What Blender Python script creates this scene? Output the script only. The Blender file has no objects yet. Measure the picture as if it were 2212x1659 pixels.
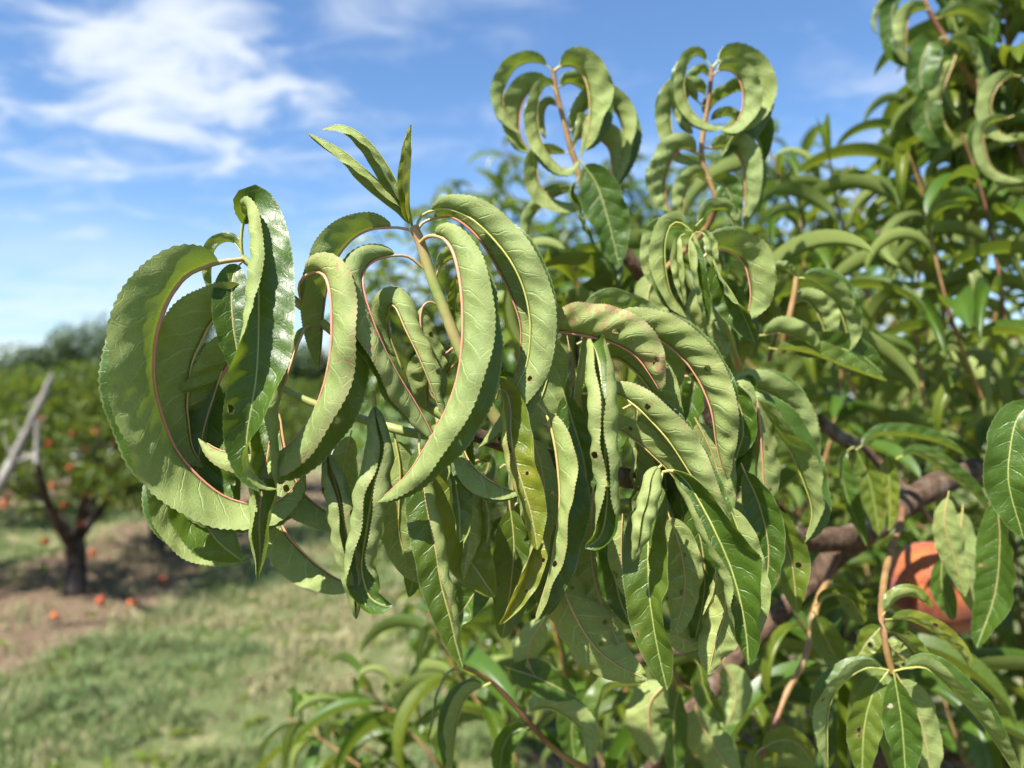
import bpy, math, random
import numpy as np
from mathutils import Vector, Matrix
R = math.radians
random.seed(7); rng = np.random.default_rng(7)
scene = bpy.context.scene
COL = scene.collection

# ------------------------------------------------------------------ camera
F = 1662.0; CX, CY = 1106.0, 829.5; CAMH = 1.6; PITCH = math.atan(25 / F)
cam = bpy.data.cameras.new('camera'); camo = bpy.data.objects.new('camera', cam); COL.objects.link(camo)
camo.location = (0, 0, CAMH); camo.rotation_euler = (R(90) + PITCH, 0, 0)
cam.sensor_width = 36; cam.lens = 18 / (CX / F); cam.clip_start = 0.01; cam.clip_end = 2000
cam.dof.use_dof = True; cam.dof.focus_distance = 0.283; cam.dof.aperture_fstop = 8.6
scene.camera = camo
scene.view_settings.view_transform = 'Standard'; scene.view_settings.look = 'None'
scene.view_settings.exposure = 1.4; scene.view_settings.gamma = 1
scene.render.engine = 'CYCLES'
scene.cycles.max_bounces = 4; scene.cycles.diffuse_bounces = 2; scene.cycles.glossy_bounces = 2; scene.cycles.transmission_bounces = 3
scene.cycles.use_adaptive_sampling = True; scene.cycles.adaptive_threshold = .02; scene.cycles.use_light_tree = False
scene.cycles.transparent_max_bounces = 6; scene.cycles.caustics_reflective = False; scene.cycles.caustics_refractive = False
scene.cycles.use_denoising = True

# ------------------------------------------------------------------ light
SUN_AZ = R(-142); SUN_EL = R(54)            # azimuth from +Y, clockwise
sd = Vector((math.sin(SUN_AZ) * math.cos(SUN_EL), math.cos(SUN_AZ) * math.cos(SUN_EL), math.sin(SUN_EL)))
sun = bpy.data.lights.new('sun', 'SUN'); sun.energy = 5.0; sun.angle = R(0.55); sun.color = (1, 0.955, 0.88)
suno = bpy.data.objects.new('sun', sun); COL.objects.link(suno)
suno.rotation_euler = (-sd).to_track_quat('-Z', 'Y').to_euler(); suno.location = (-4, -3, 8)

class NT:
    """small helper to write node trees"""
    def __init__(s, tree): s.t = tree; s.n = tree.nodes; s.l = tree.links
    def new(s, typ, **kw):
        n = s.n.new(typ)
        for k, v in kw.items(): setattr(n, k, v)
        return n
    def put(s, sock, v):
        if v is None: return
        if hasattr(v, 'links') or isinstance(v, bpy.types.NodeSocket): s.l.new(v, sock)
        else:
            if hasattr(sock.default_value, '__len__') and not hasattr(v, '__len__'): v = (v,) * len(sock.default_value)
            if hasattr(v, '__len__') and len(sock.default_value) == 4 and len(v) == 3: v = (*v, 1)
            sock.default_value = v
    def m(s, op, a, b=None, c=None, clamp=False):
        n = s.new('ShaderNodeMath', operation=op, use_clamp=clamp)
        for i, v in enumerate((a, b, c)): s.put(n.inputs[i], v)
        return n.outputs[0]
    def v(s, op, a, b=None):
        n = s.new('ShaderNodeVectorMath', operation=op); s.put(n.inputs[0], a); s.put(n.inputs[1], b)
        return n.outputs['Value'] if op in ('DOT_PRODUCT', 'LENGTH', 'DISTANCE') else n.outputs[0]
    def mix(s, f, a, b, typ='MIX'):
        n = s.new('ShaderNodeMix', data_type='RGBA', blend_type=typ)
        s.put(n.inputs['Factor'], f); s.put(n.inputs[6], a); s.put(n.inputs[7], b)
        return n.outputs[2]
    def noise(s, vec, scale, detail=3, rough=.55, dist=0.0, dim='3D'):
        n = s.new('ShaderNodeTexNoise', noise_dimensions=dim); s.put(n.inputs['Vector'], vec)
        n.inputs['Scale'].default_value = scale; n.inputs['Detail'].default_value = detail
        n.inputs['Roughness'].default_value = rough; n.inputs['Distortion'].default_value = dist
        return n.outputs['Fac']
    def ss(s, x, lo, hi, a=0.0, b=1.0):
        n = s.new('ShaderNodeMapRange', interpolation_type='SMOOTHSTEP')
        for i, v in enumerate((x, lo, hi, a, b)): s.put(n.inputs[i], v)
        return n.outputs[0]
    def comb(s, x, y, z):
        n = s.new('ShaderNodeCombineXYZ')
        for i, v in enumerate((x, y, z)): s.put(n.inputs[i], v)
        return n.outputs[0]
    def sep(s, v):
        n = s.new('ShaderNodeSeparateXYZ'); s.put(n.inputs[0], v); return n.outputs

# world: Nishita sky with thin high cloud
w = bpy.data.worlds.new('World'); scene.world = w; w.use_nodes = True
T = NT(w.node_tree); T.n.clear()
sky = T.new('ShaderNodeTexSky', sky_type='NISHITA'); sky.sun_disc = False
sky.sun_elevation = SUN_EL; sky.sun_rotation = SUN_AZ; sky.altitude = 200; sky.air_density = 1.15; sky.dust_density = 0.6; sky.ozone_density = 2.2
gen = T.new('ShaderNodeTexCoord').outputs['Generated']
d = T.v('NORMALIZE', gen); dx, dy, dz = T.sep(d)
den = T.m('ADD', T.m('MAXIMUM', dz, 0.0), 0.22)
px, py = T.m('DIVIDE', dx, den), T.m('DIVIDE', dy, den)
pl = T.comb(px, py, 0.0)
def pix_dir(x, y):
    v = Vector(((x - CX) / F, 1, 0)); r = Matrix.Rotation(PITCH, 3, 'X')
    return (r @ Vector(((x - CX) / F, 1, -(y - CY) / F))).normalized()
big = T.noise(T.v('MULTIPLY', pl, (1.0, 1.0, 1)), 1.5, 2, .5, .3)
fine = T.noise(T.v('MULTIPLY', pl, (1.15, 1.6, 1)), 4.6, 4, .58, .6)
c1 = T.v('DISTANCE', d, tuple(pix_dir(330, 110))); m1 = T.ss(c1, 0.25, 0.02)
c2 = T.v('DISTANCE', d, tuple(pix_dir(60, 130))); m2 = T.ss(c2, 0.20, 0.03)
c3 = T.v('DISTANCE', d, tuple(pix_dir(590, 215))); m3 = T.ss(c3, 0.16, 0.02)
patch = T.m('MAXIMUM', T.m('MAXIMUM', m1, T.m('MULTIPLY', m2, .5)), T.m('MULTIPLY', m3, .62))
cum = T.ss(T.m('ADD', fine, T.m('MULTIPLY', patch, .42)), 0.60, 0.98)
cum = T.m('MULTIPLY', cum, T.ss(patch, 0.02, 0.45))
wisp = T.m('MULTIPLY', T.ss(T.m('ADD', T.m('MULTIPLY', fine, .5), T.m('MULTIPLY', big, .7)), 0.56, 0.86), 0.55)
lowl = T.m('MULTIPLY', T.ss(dz, 0.26, 0.02), T.ss(T.m('ADD', big, T.m('MULTIPLY', fine, .35)), .44, .80))
cl = T.m('MAXIMUM', T.m('MAXIMUM', T.m('MULTIPLY', cum, .82), wisp), T.m('MULTIPLY', lowl, .75))
pa, pb_ = pix_dir(120, 385), pix_dir(800, 325); pn = pa.cross(pb_).normalized(); pm_ = (pa + pb_).normalized()
trail = T.m('MULTIPLY', T.ss(T.m('ABSOLUTE', T.m('ADD', T.v('DOT_PRODUCT', d, tuple(pn)), T.m('MULTIPLY', T.m('SUBTRACT', fine, .5), .006))), .009, .0), T.ss(T.v('DISTANCE', d, tuple(pm_)), .34, .12))
cl = T.m('MAXIMUM', cl, T.m('MULTIPLY', trail, .30))
skyc = T.mix(1.0, sky.outputs[0], (0.80, 1.0, 1.22), 'MULTIPLY')
col = T.mix(cl, skyc, (6.3, 6.7, 7.1))
bg = T.new('ShaderNodeBackground'); T.put(bg.inputs[0], col); bg.inputs[1].default_value = 0.062
wo = T.new('ShaderNodeOutputWorld'); T.l.new(bg.outputs[0], wo.inputs[0])

# ------------------------------------------------------------------ helpers
fwd = np.array((0, math.cos(PITCH), math.sin(PITCH))); upv = np.array((0, -math.sin(PITCH), math.cos(PITCH)))
rgt = np.array((1.0, 0, 0)); CAM = np.array((0, 0, CAMH))
def P(x, y, dep):
    """photo pixel (2212 px wide frame) at a distance in metres -> point in the place"""
    return CAM + dep * (fwd + (x - CX) / F * rgt - (y - CY) / F * upv)
def proj(p):
    q = np.asarray(p) - CAM; z = q @ fwd
    return CX + F * (q @ rgt) / z, CY - F * (q @ upv) / z, z
def nrm(a): return a / np.maximum(np.linalg.norm(a, axis=-1, keepdims=True), 1e-9)

def make_mesh(name, V, Fq, mat, tint=None, uv=None, uv2=None, smooth=True):
    """numpy verts, (n,k) faces -> mesh"""
    me = bpy.data.meshes.new(name); V = np.asarray(V, np.float32); Fq = np.asarray(Fq, np.int32)
    n, k = Fq.shape
    me.vertices.add(len(V)); me.vertices.foreach_set('co', V.ravel())
    me.loops.add(n * k); me.loops.foreach_set('vertex_index', Fq.ravel())
    me.polygons.add(n); me.polygons.foreach_set('loop_start', np.arange(0, n * k, k, dtype=np.int32))
    me.polygons.foreach_set('use_smooth', np.full(n, smooth))
    me.update(calc_edges=True)
    for nm, u in (('cm', uv), ('st', uv2)):
        if u is not None:
            l = me.uv_layers.new(name=nm); l.data.foreach_set('uv', np.asarray(u, np.float32)[Fq.ravel()].ravel())
    if tint is not None:
        t = np.asarray(tint, np.float32)
        if t.ndim == 1: t = np.tile(t, (len(V), 1))
        at = me.attributes.new('tint', 'FLOAT_COLOR', 'POINT'); at.data.foreach_set('color', t.ravel())
    if mat: me.materials.append(mat)
    return me
def obj(name, me, parent=None, **props):
    o = bpy.data.objects.new(name, me); COL.objects.link(o)
    if parent is not None: o.parent = parent
    for k, v in props.items(): o[k] = v
    return o
def empty(name, label, cat, loc, group=None):
    o = bpy.data.objects.new(name, None); COL.objects.link(o); o.location = loc; o['label'] = label; o['category'] = cat
    o.empty_display_size = .1
    if group: o['group'] = group
    return o
def keep(o, parent):       # parent that keeps the child's place in the world
    o.parent = parent; o.matrix_parent_inverse = Matrix.Translation(parent.location).inverted()
    return o

def resample(pts, n):
    pts = np.asarray(pts, float)
    if len(pts) == 2: pts = np.array([pts[0], (pts[0] + pts[1]) / 2, pts[1]])
    p = np.vstack((2 * pts[0] - pts[1], pts, 2 * pts[-1] - pts[-2])); out = []
    for i in range(1, len(p) - 2):
        t = np.linspace(0, 1, 24, endpoint=False)[:, None]
        a, b, c, e = p[i - 1], p[i], p[i + 1], p[i + 2]
        out.append(.5 * (2 * b + (c - a) * t + (2 * a - 5 * b + 4 * c - e) * t * t + (3 * b - a - 3 * c + e) * t ** 3))
    out = np.vstack(out + [pts[-1:]])
    L = np.concatenate(([0], np.cumsum(np.linalg.norm(np.diff(out, axis=0), axis=1))))
    s = np.linspace(0, L[-1], n)
    q = np.stack([np.interp(s, L, out[:, k]) for k in range(out.shape[1])], 1)
    for _ in range(2): q[1:-1] = .25 * q[:-2] + .5 * q[1:-1] + .25 * q[2:]
    return q
def tube(pts, r0, r1, n=None, seg=8, lump=0.0, raw=False):
    n = n or max(6, len(pts) * 4)
    c = pts if raw else resample(pts, n); n = len(c)
    t = nrm(np.gradient(c, axis=0)); ref = np.array((.31, .52, .79))
    a = nrm(np.cross(t, ref)); b = np.cross(t, a)
    rad = np.linspace(1, 0, n) ** .8 * (r0 - r1) + r1
    if lump: rad = rad * (1 + lump * (rng.random(n) - .5) * 2)
    ang = np.arange(seg) * 2 * math.pi / seg
    jit = 1 + lump * .5 * (rng.random((n, seg)) - .5)
    V = c[:, None] + (rad[:, None] * jit)[..., None] * (np.cos(ang)[None, :, None] * a[:, None] + np.sin(ang)[None, :, None] * b[:, None])
    V = V.reshape(-1, 3); idx = np.arange(n * seg).reshape(n, seg); nx = np.roll(idx, -1, 1)
    Fc = np.stack((idx[:-1], nx[:-1], nx[1:], idx[1:]), -1).reshape(-1, 4)
    caps = [np.array([c[0]]), np.array([c[-1]])]; k = len(V); V = np.vstack((V, *caps))
    e0 = np.stack((nx[0], idx[0], np.full(seg, k), np.full(seg, k)), -1); e1 = np.stack((idx[-1], nx[-1], np.full(seg, k + 1), np.full(seg, k + 1)), -1)
    ss = np.concatenate((np.repeat(np.linspace(0, 1, n), seg), [0, 1]))
    return V, Fc, ss
def join(parts):
    Vs, Fs, o = [], [], 0
    for p in parts: Vs.append(p[0]); Fs.append(p[1] + o); o += len(p[0])
    return np.vstack(Vs), np.vstack(Fs)

# ------------------------------------------------------------------ materials
def mat(name):
    m = bpy.data.materials.new(name); m.use_nodes = True; t = NT(m.node_tree); t.n.clear()
    return m, t, t.new('ShaderNodeOutputMaterial')
def bsdf(t, col, rough=.6, spec=.4, normal=None):
    b = t.new('ShaderNodeBsdfPrincipled'); t.put(b.inputs['Base Color'], col); t.put(b.inputs['Roughness'], rough)
    t.put(b.inputs['Specular IOR Level'], spec)
    if normal is not None: t.put(b.inputs['Normal'], normal)
    return b
def bump(t, h, strength, dist):
    b = t.new('ShaderNodeBump'); b.inputs['Strength'].default_value = strength; b.inputs['Distance'].default_value = dist
    t.put(b.inputs['Height'], h); return b.outputs[0]
VSP, VK = 0.82, 0.62       # side vein spacing (cm) and slope
def leaf_material(name, detail):
    m, t, out = mat(name)
    tint = t.new('ShaderNodeAttribute', attribute_name='tint').outputs['Color']
    ye, sp, rn = t.sep(tint)
    back = t.new('ShaderNodeNewGeometry').outputs['Backfacing']
    pos = t.new('ShaderNodeTexCoord').outputs['Object']
    st = t.new('ShaderNodeUVMap', uv_map='st').outputs[0]; s_, t_, _ = t.sep(st)
    at = t.m('ABSOLUTE', t_)
    n1 = t.noise(pos, 55, 2); n2 = t.noise(pos, 260, 2, .65) if detail else n1
    up = t.mix(t.ss(n1, .3, .7), (0.028, 0.064, 0.005), (0.055, 0.108, 0.008))
    up = t.mix(t.m('MULTIPLY', rn, .55), up, (0.062, 0.130, 0.016))
    lo = t.mix(t.ss(n1, .3, .7), (0.205, 0.262, 0.070), (0.275, 0.330, 0.100))
    lo = t.mix(t.m('MULTIPLY', rn, .5), lo, (0.210, 0.282, 0.112))
    lo = t.mix(t.m('MULTIPLY', t.ss(n2, .35, .7), .28), lo, (0.30, 0.355, 0.125))
    yu = t.mix(t.ss(n1, .35, .65), (0.16, 0.19, 0.012), (0.26, 0.24, 0.02))
    yfac = t.m('MULTIPLY', ye, t.ss(t.m('ADD', t.m('MULTIPLY', n1, .6), t.m('MULTIPLY', s_, .55)), .05, .62), clamp=True)
    blo = t.noise(pos, 21, 2); lo = t.mix(t.m('MULTIPLY', t.ss(blo, .52, .75), .45), lo, (0.29, 0.30, 0.075)); lo = t.mix(t.m('MULTIPLY', t.ss(blo, .46, .25), .45), lo, (0.135, 0.195, 0.065))
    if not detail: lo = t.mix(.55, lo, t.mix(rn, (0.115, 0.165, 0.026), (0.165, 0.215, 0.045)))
    up = t.mix(yfac, up, yu); lo = t.mix(t.m('MULTIPLY', yfac, .7), lo, (0.27, 0.29, 0.07))
    nor = None
    if detail:
        cm = t.new('ShaderNodeUVMap', uv_map='cm').outputs[0]; a, b, _ = t.sep(cm)
        ab = t.m('ABSOLUTE', b)
        wob = t.m('MULTIPLY', t.m('SUBTRACT', t.noise(cm, 1.3, 2), .5), .55)
        q = t.m('ADD', t.m('DIVIDE', t.m('SUBTRACT', t.m('SUBTRACT', a, t.m('MULTIPLY', ab, VK)), t.m('MULTIPLY', t.m('MULTIPLY', ab, ab), .12)), VSP), t.m('ADD', wob, t.m('MULTIPLY', t.m('SIGN', b), .22)))
        md = t.m('ABSOLUTE', t.m('SUBTRACT', t.m('FRACT', q), .5))
        vein = t.m('MULTIPLY', t.ss(md, .060, .012), t.ss(at, .88, .45, .12, 1))
        vor = t.new('ShaderNodeTexVoronoi', feature='DISTANCE_TO_EDGE'); t.put(vor.inputs['Vector'], cm); vor.inputs['Scale'].default_value = 3.0
        net = t.ss(vor.outputs['Distance'], .05, .012)
        vor2 = t.new('ShaderNodeTexVoronoi', feature='DISTANCE_TO_EDGE'); t.put(vor2.inputs['Vector'], cm); vor2.inputs['Scale'].default_value = 8.5
        net2 = t.ss(vor2.outputs['Distance'], .09, .02)
        mid = t.ss(ab, .055, .02)
        vis = t.m('MAXIMUM', t.m('MAXIMUM', t.m('MULTIPLY', vein, .8), t.m('MULTIPLY', net, .36)), t.m('MULTIPLY', net2, .16))
        up = t.mix(t.m('MULTIPLY', vis, .60), up, (0.13, 0.20, 0.05)); up = t.mix(t.m('MULTIPLY', mid, .75), up, (0.24, 0.31, 0.10))
        lo = t.mix(t.m('MULTIPLY', vis, .72), lo, (0.44, 0.52, 0.23))
        # pale edge, pink flush and brown flecks of old damage
        edge = t.m('MULTIPLY', t.ss(at, .955, .985), .45)
        up = t.mix(edge, up, (0.27, 0.31, 0.13)); 
        fl = t.m('MULTIPLY', t.m('MULTIPLY', t.ss(t.m('ADD', at, t.m('MULTIPLY', n2, .5)), .95, 1.4), sp), .55)
        lo = t.mix(fl, lo, (0.40, 0.20, 0.16))
        sn = t.noise(pos, 430, 3, .72, .4); big = t.noise(pos, 60, 2)
        spt = t.m('MULTIPLY', t.ss(t.m('ADD', sn, t.m('MULTIPLY', t.m('SUBTRACT', big, .5), .45)), t.m('SUBTRACT', .79, t.m('MULTIPLY', sp, .26)), t.m('SUBTRACT', .83, t.m('MULTIPLY', sp, .26))), t.ss(sp, -.1, .1), clamp=True)
        lo = t.mix(t.m('MULTIPLY', spt, .75), lo, (0.36, 0.17, 0.10)); up = t.mix(t.m('MULTIPLY', spt, .7), up, (0.28, 0.13, 0.06))
        rim = t.m('SUBTRACT', 1.0, t.new('ShaderNodeAttribute', attribute_name='tint').outputs['Alpha'])     # brown rims of chewed holes
        up = t.mix(t.m('MULTIPLY', rim, .85), up, (0.26, 0.16, 0.07)); lo = t.mix(t.m('MULTIPLY', rim, .85), lo, (0.30, 0.17, 0.09))
        hgt = t.m('ADD', t.m('ADD', vis, t.m('MULTIPLY', n2, .22)), t.m('MULTIPLY', mid, .6))
        sgn = t.m('SUBTRACT', t.m('MULTIPLY', back, 1.7), .8)
        nor = bump(t, t.m('MULTIPLY', hgt, sgn), .7, .00034)
    colr = t.mix(back, up, lo)
    rough = t.m('ADD', t.m('MULTIPLY', back, .22), .40)
    pb = bsdf(t, colr, rough, t.m('SUBTRACT', .5, t.m('MULTIPLY', back, .22)), nor)
    tr = t.new('ShaderNodeBsdfTranslucent'); t.put(tr.inputs[0], t.mix(t.m('MULTIPLY', ye, .8), (0.20, 0.28, 0.02), (0.48, 0.44, 0.03)))
    mx = t.new('ShaderNodeMixShader'); mx.inputs[0].default_value = .31
    t.l.new(pb.outputs[0], mx.inputs[1]); t.l.new(tr.outputs[0], mx.inputs[2]); res = mx.outputs[0]
    t.l.new(res, out.inputs[0])
    return m
M_LEAF = leaf_material('peach_leaf', True)
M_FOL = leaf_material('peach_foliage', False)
def rib_material():
    m, t, out = mat('leaf_rib')
    tint = t.new('ShaderNodeAttribute', attribute_name='tint').outputs['Color']; ye, red, s = t.sep(tint)
    pos = t.new('ShaderNodeTexCoord').outputs['Object']; n = t.noise(pos, 120, 2)
    c = t.mix(t.ss(n, .3, .7), (0.30, 0.33, 0.07), (0.38, 0.38, 0.11))
    c = t.mix(t.m('MULTIPLY', red, t.ss(t.m('ADD', s, t.m('MULTIPLY', n, .3)), .05, .5, .35, 1), clamp=True), c, (0.50, 0.20, 0.145))
    b = bsdf(t, c, .42, .45, bump(t, n, .2, .0003)); t.l.new(b.outputs[0], out.inputs[0]); return m
M_RIB = rib_material()
def stem_material(name, c1, c2, c3, sc=90, rough=.5):
    m, t, out = mat(name); pos = t.new('ShaderNodeTexCoord').outputs['Object']
    n = t.noise(pos, sc, 4, .6); n2 = t.noise(pos, sc * .25, 2)
    c = t.mix(t.ss(n, .35, .7), c1, c2); c = t.mix(t.ss(n2, .45, .68), c, c3)
    b = bsdf(t, c, rough, .35, bump(t, n, .5, .0006)); t.l.new(b.outputs[0], out.inputs[0]); return m
M_STEM = stem_material('green_shoot', (0.20, 0.25, 0.06), (0.26, 0.30, 0.09), (0.33, 0.20, 0.10))
M_TWIG = stem_material('young_twig', (0.24, 0.135, 0.05), (0.30, 0.20, 0.075), (0.15, 0.065, 0.038))
def bark_material(name, c1, c2, c3, sc):
    m, t, out = mat(name); pos = t.new('ShaderNodeTexCoord').outputs['Object']
    n = t.noise(pos, sc, 6, .68, .5); n2 = t.noise(t.v('MULTIPLY', pos, (1, 1, .4)), sc * .3, 4, .6)
    c = t.mix(t.ss(n, .35, .68), c1, c2); c = t.mix(t.ss(n2, .5, .66), c, c3)
    b = bsdf(t, c, .85, .2, bump(t, t.m('ADD', n, n2), 1.0, .30 / sc)); t.l.new(b.outputs[0], out.inputs[0]); return m
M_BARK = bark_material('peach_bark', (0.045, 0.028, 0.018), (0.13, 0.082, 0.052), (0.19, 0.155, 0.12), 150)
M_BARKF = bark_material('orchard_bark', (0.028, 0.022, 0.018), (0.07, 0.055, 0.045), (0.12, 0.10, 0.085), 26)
M_DEAD = bark_material('dead_wood', (0.20, 0.18, 0.155), (0.30, 0.275, 0.245), (0.38, 0.355, 0.32), 40)

# ------------------------------------------------------------------ the near peach tree
tree = empty('peach_tree', 'peach tree with curled wilting leaves reaching into the grass alley', 'tree', (0.98, 1.0, 0))
LEAF_COUNT = 0; HWS = 1.0
def wprof(s): return np.clip(s, 0, 1) ** .55 * np.clip(1 - s, 0, 1) ** .72 / .419
def keyed(v, s):
    if isinstance(v, (list, tuple)): return np.interp(s, np.linspace(0, 1, len(v)), v)
    return np.full_like(s, float(v))
def blade(c, N, hw, fA, fB, cA, cB, pf, ns, nt, wave, ph, teeth=True, crinkle=1.0, trim=1.0, asym=(1, 1)):
    """c (ns+1,3) midrib points, N upper-side normals; halves fold towards the upper side and roll further inward"""
    n = len(c); s = np.linspace(0, 1, n); b0 = int(round(pf * (n - 1)))
    c, N, s = c[b0:], N[b0:], s[b0:]; n = len(c)
    Tn = nrm(np.gradient(c, axis=0)); N = nrm(N - (N * Tn).sum(1, keepdims=True) * Tn); B = np.cross(Tn, N)
    u = (s - pf) / (1 - pf); wv0 = hw * wprof(u * trim); L = np.linalg.norm(np.diff(c, axis=0), axis=1).sum()
    cols, uvc, uvn = [], [], []
    for sg, f, cu in ((1, fA, cA), (-1, fB, cB)):
        wv = wv0 * asym[0 if sg > 0 else 1]; f = np.radians(keyed(f, u)); cu = np.radians(keyed(cu, u))
        pos = c.copy(); dt = 1.0 / nt; tc = []
        for j in range(1, nt + 1):
            tm = (j - .5) * dt
            th = f + cu * tm + np.radians(wave) * tm * np.sin(u * L * 230 + ph + sg) * np.sin(math.pi * np.clip(u, 0, 1)) ** .5
            ww = wv * dt
            if j == nt and teeth: ww = ww + (np.arange(n) % 2) * np.minimum(.00055, hw * .03) * (u < .97) * (u > .03)
            pos = pos + ww[:, None] * (sg * np.cos(th)[:, None] * B + np.sin(th)[:, None] * N)
            tt = j * dt; bcm = wv * tt * 100
            q = (u * L * 100 - bcm * VK - bcm * bcm * .12) / VSP + .22 * sg
            nd = -sg * np.sin(th)[:, None] * B + np.cos(th)[:, None] * N
            am = crinkle * .00042 * np.sin(math.pi * min(tt * .9, 1)) * np.sin(math.pi * np.clip(u, 0, 1))
            off = (am * np.cos(2 * math.pi * (q))) [:, None] * nd
            if crinkle: off = off + (min(.0011, hw * .06) * tt * (np.sin(u * 9.3 + ph * 3 + tt * 2.2 * sg) * np.sin(u * 23 + ph * 7 + sg * 1.7) + .5 * np.sin(u * 41 + ph * 11 + tt * 5)) * np.sin(math.pi * np.clip(u, 0, 1)) ** .5)[:, None] * nd
            tc.append(pos + off); uvc.append((sg * j, u * L * 100, sg * bcm)); uvn.append((u, np.full(n, sg * tt)))
        cols.append(tc)
    grid = cols[1][::-1] + [c] + cols[0]
    A, Bq = uvc[:nt], uvc[nt:]
    uc = [np.stack((x[1], x[2]), 1) for x in Bq[::-1]] + [np.stack((u * L * 100, 0 * u), 1)] + [np.stack((x[1], x[2]), 1) for x in A]
    un = [np.stack(x, 1) for x in uvn[nt:][::-1]] + [np.stack((u, 0 * u), 1)] + [np.stack(x, 1) for x in uvn[:nt]]
    V = np.stack(grid, 1); m = V.shape[1]
    idx = np.arange(n * m).reshape(n, m)
    Fq = np.stack((idx[:-1, :-1], idx[:-1, 1:], idx[1:, 1:], idx[1:, :-1]), -1).reshape(-1, 4)
    return V.reshape(-1, 3), Fq, np.stack(uc, 1).reshape(-1, 2), np.stack(un, 1).reshape(-1, 2)

def H(pts, dep, hw, rho=0, fold=(20, 20), curl=(10, 10), pf=.07, yel=0.0, spot=.10, red=.5, ns=130, nt=9, wave=9, crk=.8, rib=True, trim=1.0, rn=None, asym=(1, 1)):
    """one leaf whose midrib runs through pts; rho turns its upper side from the viewer (0) to the clockwise side (90)"""
    global LEAF_COUNT
    d_ = np.interp(np.linspace(0, 1, len(pts)), np.linspace(0, 1, len(dep)), dep) if isinstance(dep, (tuple, list)) else np.full(len(pts), dep)
    W = np.array([P(x, y, z) for (x, y), z in zip(pts, d_)])
    c = resample(W, ns + 1); s = np.linspace(0, 1, ns + 1)
    Tn = nrm(np.gradient(c, axis=0)); C = nrm(CAM - c); C = nrm(C - (C * Tn).sum(1, keepdims=True) * Tn); S = np.cross(Tn, C)
    tw = random.uniform(0, 6); r = np.radians(keyed(rho, s) + 7 * np.sin(s * 6.5 + tw) + 4 * np.sin(s * 15 + 2 * tw)); N = np.cos(r)[:, None] * C + np.sin(r)[:, None] * S
    hwm = HWS * hw * float(np.mean(d_)) / F; ph = random.uniform(0, 6)
    V, Fq, uc, un = blade(c, N, hwm, fold[0], fold[1], curl[0], curl[1], pf, ns, nt, wave, ph, True, crk, trim, asym)
    rn = random.random() if rn is None else rn
    uc = uc + np.array([[rn * 0, 0]])
    tl = tree.location; off = np.array((tl.x, tl.y, tl.z))
    base = c[0]
    tint = np.tile(np.array((yel, spot, rn, 1.0)), (len(V), 1))
    if spot > .08 and ns > 60:                                  # chewed holes: faces missing, brown rim
        rad_ = np.random.default_rng(LEAF_COUNT + 11)
        for _ in range(1 + int(spot * 7)):
            ha, hb = rad_.uniform(.15, .85) * uc[:, 0].max(), rad_.uniform(-.8, .8) * np.abs(uc[:, 1]).max(); hr = rad_.uniform(.06, .15)
            fc = uc[Fq].mean(1); dq = np.hypot(fc[:, 0] - ha, fc[:, 1] - hb); tc_ = np.abs(un[Fq].mean(1)[:, 1])
            gone = (dq < hr) & (tc_ > .14) & (tc_ < .9)
            if not gone.any(): continue
            ring = np.intersect1d(Fq[gone].ravel(), Fq[~gone].ravel()); m_ = 2 * nt + 1
            Vg = V.copy()
            for v_ in ring:                                     # round the rim off
                du, dv_ = uc[v_, 0] - ha, uc[v_, 1] - hb; k_ = hr / max(math.hypot(du, dv_), 1e-4); k_ = min(max(k_, .6), 1.5) * rad_.uniform(.9, 1.12)
                wa, wb = du * (k_ - 1), dv_ * (k_ - 1)
                va = v_ + m_ if wa > 0 else v_ - m_; vb = v_ + 1 if wb > 0 else v_ - 1
                if 0 <= va < len(V) and 0 <= vb < len(V):
                    ea, eb = abs(uc[va, 0] - uc[v_, 0]), abs(uc[vb, 1] - uc[v_, 1])
                    wrong = (uc[vb, 1] - uc[v_, 1]) * wb < 0; vb = (v_ - 1 if vb == v_ + 1 else v_ + 1) if wrong else vb
                    V[v_] = Vg[v_] + (Vg[va] - Vg[v_]) * min(abs(wa) / max(ea, 1e-4), 1) + (Vg[vb] - Vg[v_]) * min(abs(wb) / max(eb, 1e-4), 1)
            tint[ring, 3] = .3
            Fq = Fq[~gone]
    me = make_mesh('leaf', V - base, Fq, M_LEAF, tint, uc, un)
    o = obj('leaf', me, tree); o.location = base - off; LEAF_COUNT += 1
    if rib:
        L = np.linalg.norm(np.diff(c, axis=0), axis=1).sum(); k = max(10, ns // 3)
        ii = np.linspace(0, ns * .97, k).astype(int); r0 = min(.00088, hwm * .05)
        Tn2 = Tn[ii]; N2 = nrm(N[ii] - (N[ii] * Tn2).sum(1, keepdims=True) * Tn2)
        rr = np.linspace(r0, r0 * .25, k); cc = c[ii] - N2 * (rr * .75)[:, None] * np.clip((s[ii] - pf * .6) / .05, 0, 1)[:, None]
        Vr, Fr, sr = tube(cc, r0 * 1.05, r0 * .22, seg=7, raw=True)
        tn = np.stack((np.full(len(sr), yel), np.full(len(sr), red), sr, np.ones(len(sr))), 1)
        mr = make_mesh('midrib', Vr - base, Fr, M_RIB, tn); obj('midrib', mr, o)
    return o
def CW(pts, dep, hw, r=75, near=(30, 75), far=(48, 5), **k):     # leaf that arches over and curls clockwise, back fold outward
    return H(pts, dep, hw, -r if not isinstance(r, (list, tuple)) else [-x for x in r], (near[0], far[0]), (near[1], far[1]), **k)
def CCW(pts, dep, hw, r=75, near=(30, 75), far=(48, 5), **k):
    return H(pts, dep, hw, r, (far[0], near[0]), (far[1], near[1]), **k)
def UP(pts, dep, hw, fold=(22, 22), curl=(10, 10), r=0, **k): return H(pts, dep, hw * 1.12, r, fold, curl, **k)
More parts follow.
